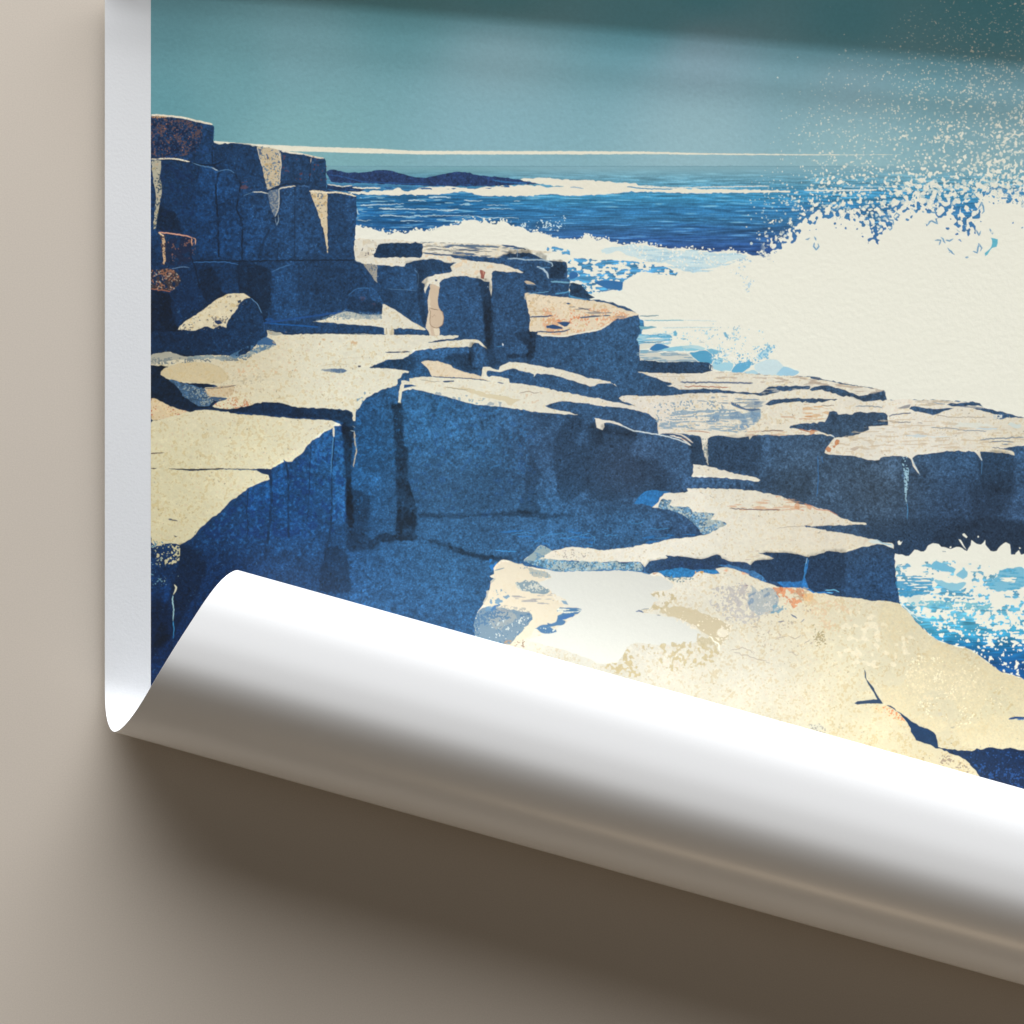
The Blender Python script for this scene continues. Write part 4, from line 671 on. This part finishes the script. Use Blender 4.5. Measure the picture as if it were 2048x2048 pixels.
mottle("L 810,400 1110,420 1100,560 850,580", (56,140,184), thr=-.3, n=NSF, op=.8); flat("L 1020,318 1080,312 1160,272 1240,300 1330,340 1310,375 1220,365 1120,335", (112,180,206), jit=1.4); flat("L 810,322 880,312 905,290 940,322 860,328", (104,166,196)); flat("L 1330,395 1400,340 1435,365 1430,410 1395,432", (128,186,206)); flat("L 1140,445 1200,428 1420,462 1380,520 1300,535 1200,490", (138,192,208), jit=1.2)
flat("L 1590,485 1660,440 1740,350 1850,330 1932,345 P 2060,1138 2060,1165 L 1900,510 1800,525 1700,540 1640,510", (120,182,204), jit=1.6); flat("L 1700,430 1800,405 1870,420 1850,460 1760,455", FOAM, jit=1.2); mottle("L 1590,485 1740,350 1932,345 1900,520 1700,540", (90,166,196), thr=.4, n=NSF)
flat("L 1100,390 1400,440 1340,470 1180,440", FOAM, jit=1); flat("L 880,600 1010,565 1100,620 1060,670 900,640", FOAM, jit=1.4, op=.85); mottle("L 880,640 1100,620 1500,640 1640,640 1600,700 1200,700", (120,184,198), thr=-.1, n=NB2)
line("L 850,640 900,690 980,745 1100,775", 2.6, (216,226,220)); line("L 900,700 1000,790 1030,802", 1.6, (190,214,216)); line("L 1110,575 1260,585 1420,590 1500,600", 4, FOAM, jit=1.2)
rs = np.random.default_rng(5)
for i in range(210):
    u = rs.random(); y = 700+u*580; x = 900+rs.random()*1060
    if x < 860+(y-650)*1.45: continue
    r = rs.uniform(0.8, 3.2)*(0.7+0.5*rs.random())
    an = np.linspace(0, 2*math.pi, 8)[:-1]; qq = r*(1+0.25*rs.standard_normal(7))
    flat(np.stack([1608+x*TK+qq*np.cos(an)*rs.uniform(.8,1.2), 1060+y*TK+qq*np.sin(an)], 1).astype(np.float32), (226,226,210), jit=0)
for s_ in ("820,100 835,90 850,108 865,92 845,132 825,130","1388,35 1405,28 1435,60 1425,72 1395,50","1520,55 1532,50 1536,64 1524,68","1355,80 1375,85 1430,180 1400,150","1275,150 1290,140 1295,155 1280,162","1885,150 1905,160 1890,168"):
    flat("L "+s_, FOAM, jit=.3)
line("L 1215,188 1245,190", 2.4, (70,90,110))

# ---- spray over sea and sky
u = sstep(1480, 2060, XX)
top = np.interp(XX[0], [1460,1520,1600,1720,1850,1950,2060], [430,330,170,60,-10,-60,-80])[None,:]
base_y = np.interp(XX[0], [1480,1540,1586,1612,1712,1752,1801,1850,1904,1934,1971,2050], [520,508,458,424,430,460,408,410,410,460,385,395])[None,:]
h = np.clip((YY-top)/(base_y-top), 0, 1.0)                 # 0 high up, 1 at the wave edge
xr = np.clip((XX-1480)/560, 0, 1)
inreg = (YY < base_y+6)
dens = h**2.2*(0.38+0.5*xr)+0.55*xr*h**.8-0.05
dens = dens*sstep(1500, 1640, XX)
mk = sstep(3.05-2.35*dens, 3.4-2.35*dens, 0.8*NBs+0.6*NBc+0.3*N8)*inreg*sstep(1500, 1600, XX)
IMG[:] = IMG*(1-mk[...,None]*.95)+np.array((230,229,214),np.float32)*(mk*.95)[...,None]
Hh = (YY-base_y)/(0.55+0.75*xr)
def lerp(x, xs, ys): return np.interp(x.ravel(), xs, ys).reshape(x.shape).astype(np.float32)
thr = lerp(Hh, [-170,-110,-70,-40,-18,0,18,40,70], [3.6,2.5,1.7,1.0,0.45,-0.15,-0.9,-1.9,-4.5])
shp = NBc*0.9+0.35*NBs+0.35*N20
mk2 = sstep(thr-.08, thr+.12, shp)*sstep(1512, 1545, XX)*(YY < 530)
# hollow droplets: thin open gaps inside the blobs
ring = (1-sstep(0.0, 0.16, np.abs(NBc-0.9-0.2*N8)))*(Hh > -60)*(Hh < 16)*sstep(-.6, .6, N20)
mk2 = mk2*(1-ring*.8)
gapc = np.stack([np.full_like(YY, v) for v in (66,124,172)], -1)
under = ((YY > base_y-70) & (YY < 525) & (XX > 1545)).astype(np.float32)*0.55
IMG[:] = IMG*(1-(under*(1-mk2)*(Hh > -10))[...,None])+gapc*(under*(1-mk2)*(Hh > -10))[...,None]
IMG[:] = IMG*(1-mk2[...,None])+np.array(FOAM,np.float32)*mk2[...,None]
rs = np.random.default_rng(9)
for i in range(2700):
    x = 1490+570*rs.random()**0.62
    tp = np.interp(x, [1460,1520,1600,1720,1850,1950,2060], [400,300,170,60,-10,-60,-80]); bs = np.interp(x, [1480,1540,1586,1612,1712,1752,1801,1904,1971,2050], [520,508,458,424,430,460,408,410,385,395])
    v = rs.random()**(0.62 if x < 1800 else 0.75)
    y = tp+(bs-tp)*v
    if 290 < y < 350 and rs.random() < .35: continue
    r = rs.uniform(0.65, 1.45)+v**2.0*rs.uniform(0.3, 4.2)*(0.5+0.4*(x-1480)/560)
    an = np.linspace(0, 2*math.pi, 9)[:-1]+rs.random(); qq = r*np.clip(1+0.32*rs.standard_normal(8), .35, 1.8)
    col = (226,224,208) if rs.random() < .8 else (196,208,204)
    el = rs.uniform(.7, 1.4)
    flat(np.stack([x+qq*np.cos(an)*el, y+qq*np.sin(an)/el], 1).astype(np.float32), col, jit=0, op=rs.uniform(.6, 1))
for s_ in ("1640,1210 1700,1225 1690,1290 1650,1300 1610,1360 1590,1372 1585,1345 1620,1320 1650,1260",): flat("F "+s_, (96,176,196), jit=.6)
for s_ in ("1480,1330 1520,1340 1530,1260 1560,1300 1545,1330","790,1020 810,995 838,1010 800,1045 786,1025","1150,1235 1200,1235 1185,1275","1200,1205 1240,1260","1240,1230 1275,1240 1310,1220","1080,1100 1120,1060 1170,1090 1150,1040","680,1020 720,1015 740,1050 780,1060 785,1100","640,1105 680,1100 650,1155","90,1200 105,1235","90,1255 85,1290 105,1315 130,1290 120,1260","10,1225 50,1212","740,1105 770,1110 755,1145 738,1125","500,1100 525,1112","560,1095 580,1110","1100,985 1150,990 1155,950 1125,940","1340,1140 1365,1160","1510,1140 1535,1190 1550,1150","1260,1300 1300,1345 1320,1360","1270,1340 1300,1330","1630,1130 1660,1180 1640,1150","960,960 985,985","1690,770 1740,775 1750,810 1800,830 1830,880","1820,760 1850,750 1880,790 1840,800","1530,960 1560,900 1580,980 1560,1000"):
    line("F "+s_, 3.2, (96,146,182), jit=.8, op=.9)
IMG = np.clip(IMG, 0, 255)

# ------------------------------------------------------------------ geometry
TH = math.radians(15.56); CT, ST = math.cos(TH), math.sin(TH)
LIFT = 16.0                         # the sheet lies a hair above the table
LEFT, RIGHT, TOPY = 210.0, 2167.0, -150.0
# section through the curled lower edge: (arc length p, across P, height Z), photo pixels
PROF = np.array([(1225,1225,0),(1262,1261.5,1),(1300,1297,8),(1345,1326.5,27),(1385,1341.5,55),(1419,1346.5,89),(1455,1340,124),
  (1492,1324,156),(1530,1300,184),(1580,1257,218),(1605,1230,233.5),(1632,1203,243),(1692,1145,249.5),(1754,1090,248.5),(1802,1048,245),(1856,1010,235),
  (1921,981,207),(1965,971,154),(1995,972,112),(2025,980,78),(2060,1000,45),(2100,1032,24),(2160,1084,16)], float)
def catmull(T, V, x):
    """non-uniform Hermite interpolation"""
    m = np.gradient(V, T, axis=0)
    i = np.clip(np.searchsorted(T, x)-1, 0, len(T)-2)
    h = (T[i+1]-T[i])[:,None]; u = ((x-T[i])/(T[i+1]-T[i]))[:,None]
    return ((2*u**3-3*u**2+1)*V[i]+(u**3-2*u**2+u)*h*m[i]+(-2*u**3+3*u**2)*V[i+1]+(u**3-u**2)*h*m[i+1])
def smooth_prof():
    x = np.arange(1225, 2160.1, 3.0)
    v = catmull(PROF[:,0], PROF[:,1:], x)
    k = np.exp(-0.5*(np.arange(-8, 9)/3.5)**2); k /= k.sum()
    pv = np.pad(v, ((8,8),(0,0)), mode='reflect', reflect_type='odd')
    return x, np.stack([np.convolve(pv[:,j], k, 'valid') for j in range(2)], 1)
PX, PV = smooth_prof()
P0 = PX[0]
# the upper edge of the sheet, outside the picture, curls up too
EPS = math.radians(4.85); CE, SE = math.cos(EPS), math.sin(EPS)
TOP_A = math.radians(26); TOP_R = 55.0
TOP_X, TOP_Y = 302.0, -6.0        # a point on the line where the upper curl begins

def place(sx, sy, off=0.0):
    """flat sheet position -> world position of the curled sheet (arrays); off = offset along the front normal"""
    t = sx*CT + sy*ST; p = -sx*ST + sy*CT
    Pn = np.interp(p, PX, PV[:,0]); Zn = np.interp(p, PX, PV[:,1])
    flat_ = p <= P0
    Pn = np.where(flat_, p, Pn); Zn = np.where(flat_, 0.0, Zn)
    # tangent -> normal of the front side
    e = 2.0
    dP = np.where(flat_, 1.0, (np.interp(p+e, PX, PV[:,0])-np.interp(p-e, PX, PV[:,0]))/(2*e))
    dZ = np.where(flat_, 0.0, (np.interp(p+e, PX, PV[:,1])-np.interp(p-e, PX, PV[:,1]))/(2*e))
    L = np.sqrt(dP**2+dZ**2)+1e-9; dP /= L; dZ /= L
    Pn = Pn - dZ*off; Zn = Zn + dP*off
    x = t*CT - Pn*ST; y = t*ST + Pn*CT; z = Zn
    # upper curl
    a2x, a2y = CE, SE; nx, ny = SE, -CE
    q = (sx-TOP_X)*nx + (sy-TOP_Y)*ny
    s2 = (sx-TOP_X)*a2x + (sy-TOP_Y)*a2y
    up = q > 0
    # low ridge shaped before the lift to catch a pale sheen band
    rip = 3.4*np.exp(-((q+60)/36.0)**2)*(0.25+0.75*np.clip((s2)/1500.0, 0, 1))
    z = z + np.where(up, 0, rip)
    ang = np.minimum(q/TOP_R, TOP_A)
    ext = np.maximum(0, q-TOP_R*TOP_A)
    qq = TOP_R*np.sin(ang)+ext*np.cos(ang) - off*np.sin(ang); zz = TOP_R*(1-np.cos(ang))+ext*np.sin(ang) + off*np.cos(ang)
    x = np.where(up, TOP_X+s2*a2x+qq*nx, x); y = np.where(up, TOP_Y+s2*a2y+qq*ny, y); z = np.where(up, zz, z)
    return np.stack([(x-1024)*S, (1024-y)*S, (z+LIFT)*S], -1)

def rows_grid():
    """sheet rows: list of functions sx -> sy"""
    return None
NC = 90
def build_grid(x_left, x_right, off, with_uv=False):
    """grid over the sheet: columns by sx, rows dense in the curls"""
    sx = np.linspace(x_left, x_right, NC)
    ytop = TOP_Y + (sx-TOP_X)*math.tan(EPS) - 178.0/CE      # end of the upper curl
    yline = TOP_Y + (sx-TOP_X)*math.tan(EPS)
    yp0 = (P0 + sx*ST)/CT
    rows = [ytop+(yline-ytop)*k/70 for k in range(70)]
    rows += [yline+220.0*k/60 for k in range(60)]
    yl2 = yline+220.0
    rows += [yl2+(yp0-yl2)*k/30 for k in range(30)]
    for p in PX: rows.append((p+sx*ST)/CT)
    R = np.array(rows)                                           # nrow x NC
    SX = np.broadcast_to(sx, R.shape)
    return SX, R, place(SX, R, off)

def mesh_from_grid(name, co, SX, SY, uv=True, flip=False):
    nr, nc = SX.shape
    me = bpy.data.meshes.new(name)
    V = co.reshape(-1, 3)
    idx = np.arange(nr*nc).reshape(nr, nc)
    a, b, c, d = idx[:-1,:-1], idx[1:,:-1], idx[1:,1:], idx[:-1,1:]
    F = np.stack([a, b, c, d], -1).reshape(-1, 4)
    if flip: F = F[:, ::-1]
    me.from_pydata(V.tolist(), [], F.tolist())
    me.polygons.foreach_set('use_smooth', np.ones(len(me.polygons), bool))
    if uv:
        ul = me.uv_layers.new(name='print')
        U = (SX.reshape(-1)-X0)/IW; W = 1-(SY.reshape(-1)-Y0)/IH
        li = np.zeros(len(me.loops), np.int32); me.loops.foreach_get('vertex_index', li)
        ul.data.foreach_set('uv', np.stack([U[li], W[li]], 1).astype(np.float32).ravel())
    me.update()
    return me

# ------------------------------------------------------------------ materials
def new_mat(name):
    m = bpy.data.materials.new(name); m.use_nodes = True
    nt = m.node_tree; return m, nt, nt.nodes['Principled BSDF']
def add_grain(nt, b, scale, strength, dist, scale2=None):
    tc = nt.nodes.new('ShaderNodeTexCoord')
    n = nt.nodes.new('ShaderNodeTexNoise'); n.inputs['Scale'].default_value = scale; n.inputs['Detail'].default_value = 3.0
    nt.links.new(tc.outputs['Object'], n.inputs['Vector'])
    bp = nt.nodes.new('ShaderNodeBump'); bp.inputs['Strength'].default_value = strength; bp.inputs['Distance'].default_value = dist
    nt.links.new(n.outputs['Fac'], bp.inputs['Height']); nt.links.new(bp.outputs['Normal'], b.inputs['Normal'])
    return tc, n

m_margin, nt, b = new_mat("poster_paper_front")
b.inputs['Base Color'].default_value = (0.75, 0.765, 0.782, 1); b.inputs['Roughness'].default_value = 0.5
b.inputs['Specular IOR Level'].default_value = 0.35
add_grain(nt, b, 900, 0.10, 0.0004)
m_back, nt, b = new_mat("poster_paper_back")
b.inputs['Base Color'].default_value = (0.925, 0.935, 0.945, 1); b.inputs['Roughness'].default_value = 0.27
b.inputs['Specular IOR Level'].default_value = 0.5
b.inputs['Coat Weight'].default_value = 0.5; b.inputs['Coat Roughness'].default_value = 0.20
add_grain(nt, b, 700, 0.03, 0.0003)

def srgb2lin(a):
    a = a/255.0
    return np.where(a <= 0.04045, a/12.92, ((a+0.055)/1.055)**2.4)
LIT = 0.87                         # how bright the lamps make white paper lying flat
alb = srgb2lin(IMG)/LIT
alb = np.clip(alb, 0.001, 0.93).astype(np.float32)
px = np.ones((IH, IW, 4), np.float32)
px[..., :3] = alb[::-1]
img = bpy.data.images.new("coast_print", IW, IH, alpha=False, float_buffer=True)
img.colorspace_settings.name = 'Linear Rec.709'
img.pixels.foreach_set(px.ravel())
img.update(); img.pack()
m_print, nt, b = new_mat("coast_print_ink")
tx = nt.nodes.new('ShaderNodeTexImage'); tx.image = img; tx.interpolation = 'Cubic'; tx.extension = 'EXTEND'
uvn = nt.nodes.new('ShaderNodeUVMap'); uvn.uv_map = 'print'
nt.links.new(uvn.outputs['UV'], tx.inputs['Vector']); nt.links.new(tx.outputs['Color'], b.inputs['Base Color'])
b.inputs['Roughness'].default_value = 0.55; b.inputs['Specular IOR Level'].default_value = 0.3
add_grain(nt, b, 520, 0.11, 0.0006)

m_table, nt, b = new_mat("beige_tabletop")
b.inputs['Roughness'].default_value = 0.75; b.inputs['Specular IOR Level'].default_value = 0.25
tc, n = add_grain(nt, b, 1500, 0.05, 0.0003)
n2 = nt.nodes.new('ShaderNodeTexNoise'); n2.inputs['Scale'].default_value = 9.0; n2.inputs['Detail'].default_value = 3
n3 = nt.nodes.new('ShaderNodeTexNoise'); n3.inputs['Scale'].default_value = 1800.0; n3.inputs['Detail'].default_value = 1
for k in (n2, n3): nt.links.new(tc.outputs['Object'], k.inputs['Vector'])
mx = nt.nodes.new('ShaderNodeMix'); mx.data_type = 'RGBA'
mx.inputs['A'].default_value = (0.640, 0.572, 0.492, 1); mx.inputs['B'].default_value = (0.670, 0.602, 0.522, 1)
nt.links.new(n2.outputs['Fac'], mx.inputs['Factor'])
mx2 = nt.nodes.new('ShaderNodeMix'); mx2.data_type = 'RGBA'; mx2.blend_type = 'MULTIPLY'; mx2.inputs['Factor'].default_value = 0.16
nt.links.new(mx.outputs['Result'], mx2.inputs['A'])
nt.links.new(n3.outputs['Fac'], mx2.inputs['B']); nt.links.new(mx2.outputs['Result'], b.inputs['Base Color'])

# ------------------------------------------------------------------ tabletop
me = bpy.data.meshes.new("tabletop")
q = 1.4
me.from_pydata([(-q,-q,0),(q,-q,0),(q,q,0),(-q,q,0),(-q,-q,-.03),(q,-q,-.03),(q,q,-.03),(-q,q,-.03)], [],
   [(0,1,2,3),(7,6,5,4),(0,4,5,1),(1,5,6,2),(2,6,7,3),(3,7,4,0)])
me.materials.append(m_table)
table = bpy.data.objects.new("tabletop", me); COL.objects.link(table)
table['kind'] = 'structure'

# ------------------------------------------------------------------ poster
poster = bpy.data.objects.new("poster", None); COL.objects.link(poster)
poster.location = (0, 0, 0)
poster['label'] = "white-bordered poster of a rocky coast with a breaking wave, lower edge rolled up"
poster['category'] = "poster"

TPX = 1.3                          # paper thickness in photo pixels (0.26 mm)
SXg, SYg, front = build_grid(LEFT, RIGHT, 0.0)
_, _, back = build_grid(LEFT, RIGHT, -TPX)
nr, nc = SXg.shape
N = nr*nc
V = np.concatenate([front.reshape(-1,3), back.reshape(-1,3)]*2)
idx = np.arange(N).reshape(nr, nc)
def quads(i): return np.stack([i[:-1,:-1], i[1:,:-1], i[1:,1:], i[:-1,1:]], -1).reshape(-1, 4)
Ff = quads(idx); Fb = quads(idx+N)[:, ::-1]
def rim(e): return [(int(e[k+1])+2*N, int(e[k])+2*N, int(e[k])+3*N, int(e[k+1])+3*N) for k in range(len(e)-1)]
Fr = rim(idx[:,0]) + [f[::-1] for f in rim(idx[:,-1])] + rim(idx[-1,:]) + [f[::-1] for f in rim(idx[0,:])]
me = bpy.data.meshes.new("paper_sheet")
me.from_pydata(V.tolist(), [], Ff.tolist()+Fb.tolist()+Fr)
me.materials.append(m_margin); me.materials.append(m_back)
mi = np.array([0]*len(Ff)+[1]*len(Fb)+[1]*len(Fr), np.int32)
me.polygons.foreach_set('material_index', mi)
sm = np.array([True]*(len(Ff)+len(Fb))+[False]*len(Fr)); me.polygons.foreach_set('use_smooth', sm)
bm_ = __import__('bmesh').new(); bm_.from_mesh(me)
__import__('bmesh').ops.delete(bm_, geom=[v for v in bm_.verts if not v.link_faces], context='VERTS')
bm_.to_mesh(me); bm_.free(); me.update()
sheet = bpy.data.objects.new("paper_sheet", me); COL.objects.link(sheet); sheet.parent = poster
sheet['label'] = "plain white paper with a narrow border and bright rolled back"

SXp, SYp, pf = build_grid(302.0, RIGHT-92, 0.25)
keep = slice(0, nr)
meP = mesh_from_grid("printed_picture", pf, SXp, SYp)
meP.materials.append(m_print)
pic = bpy.data.objects.new("printed_picture", meP); COL.objects.link(pic); pic.parent = poster
pic['label'] = "printed picture of blue rocks, cream ledges and white surf under a teal sky"
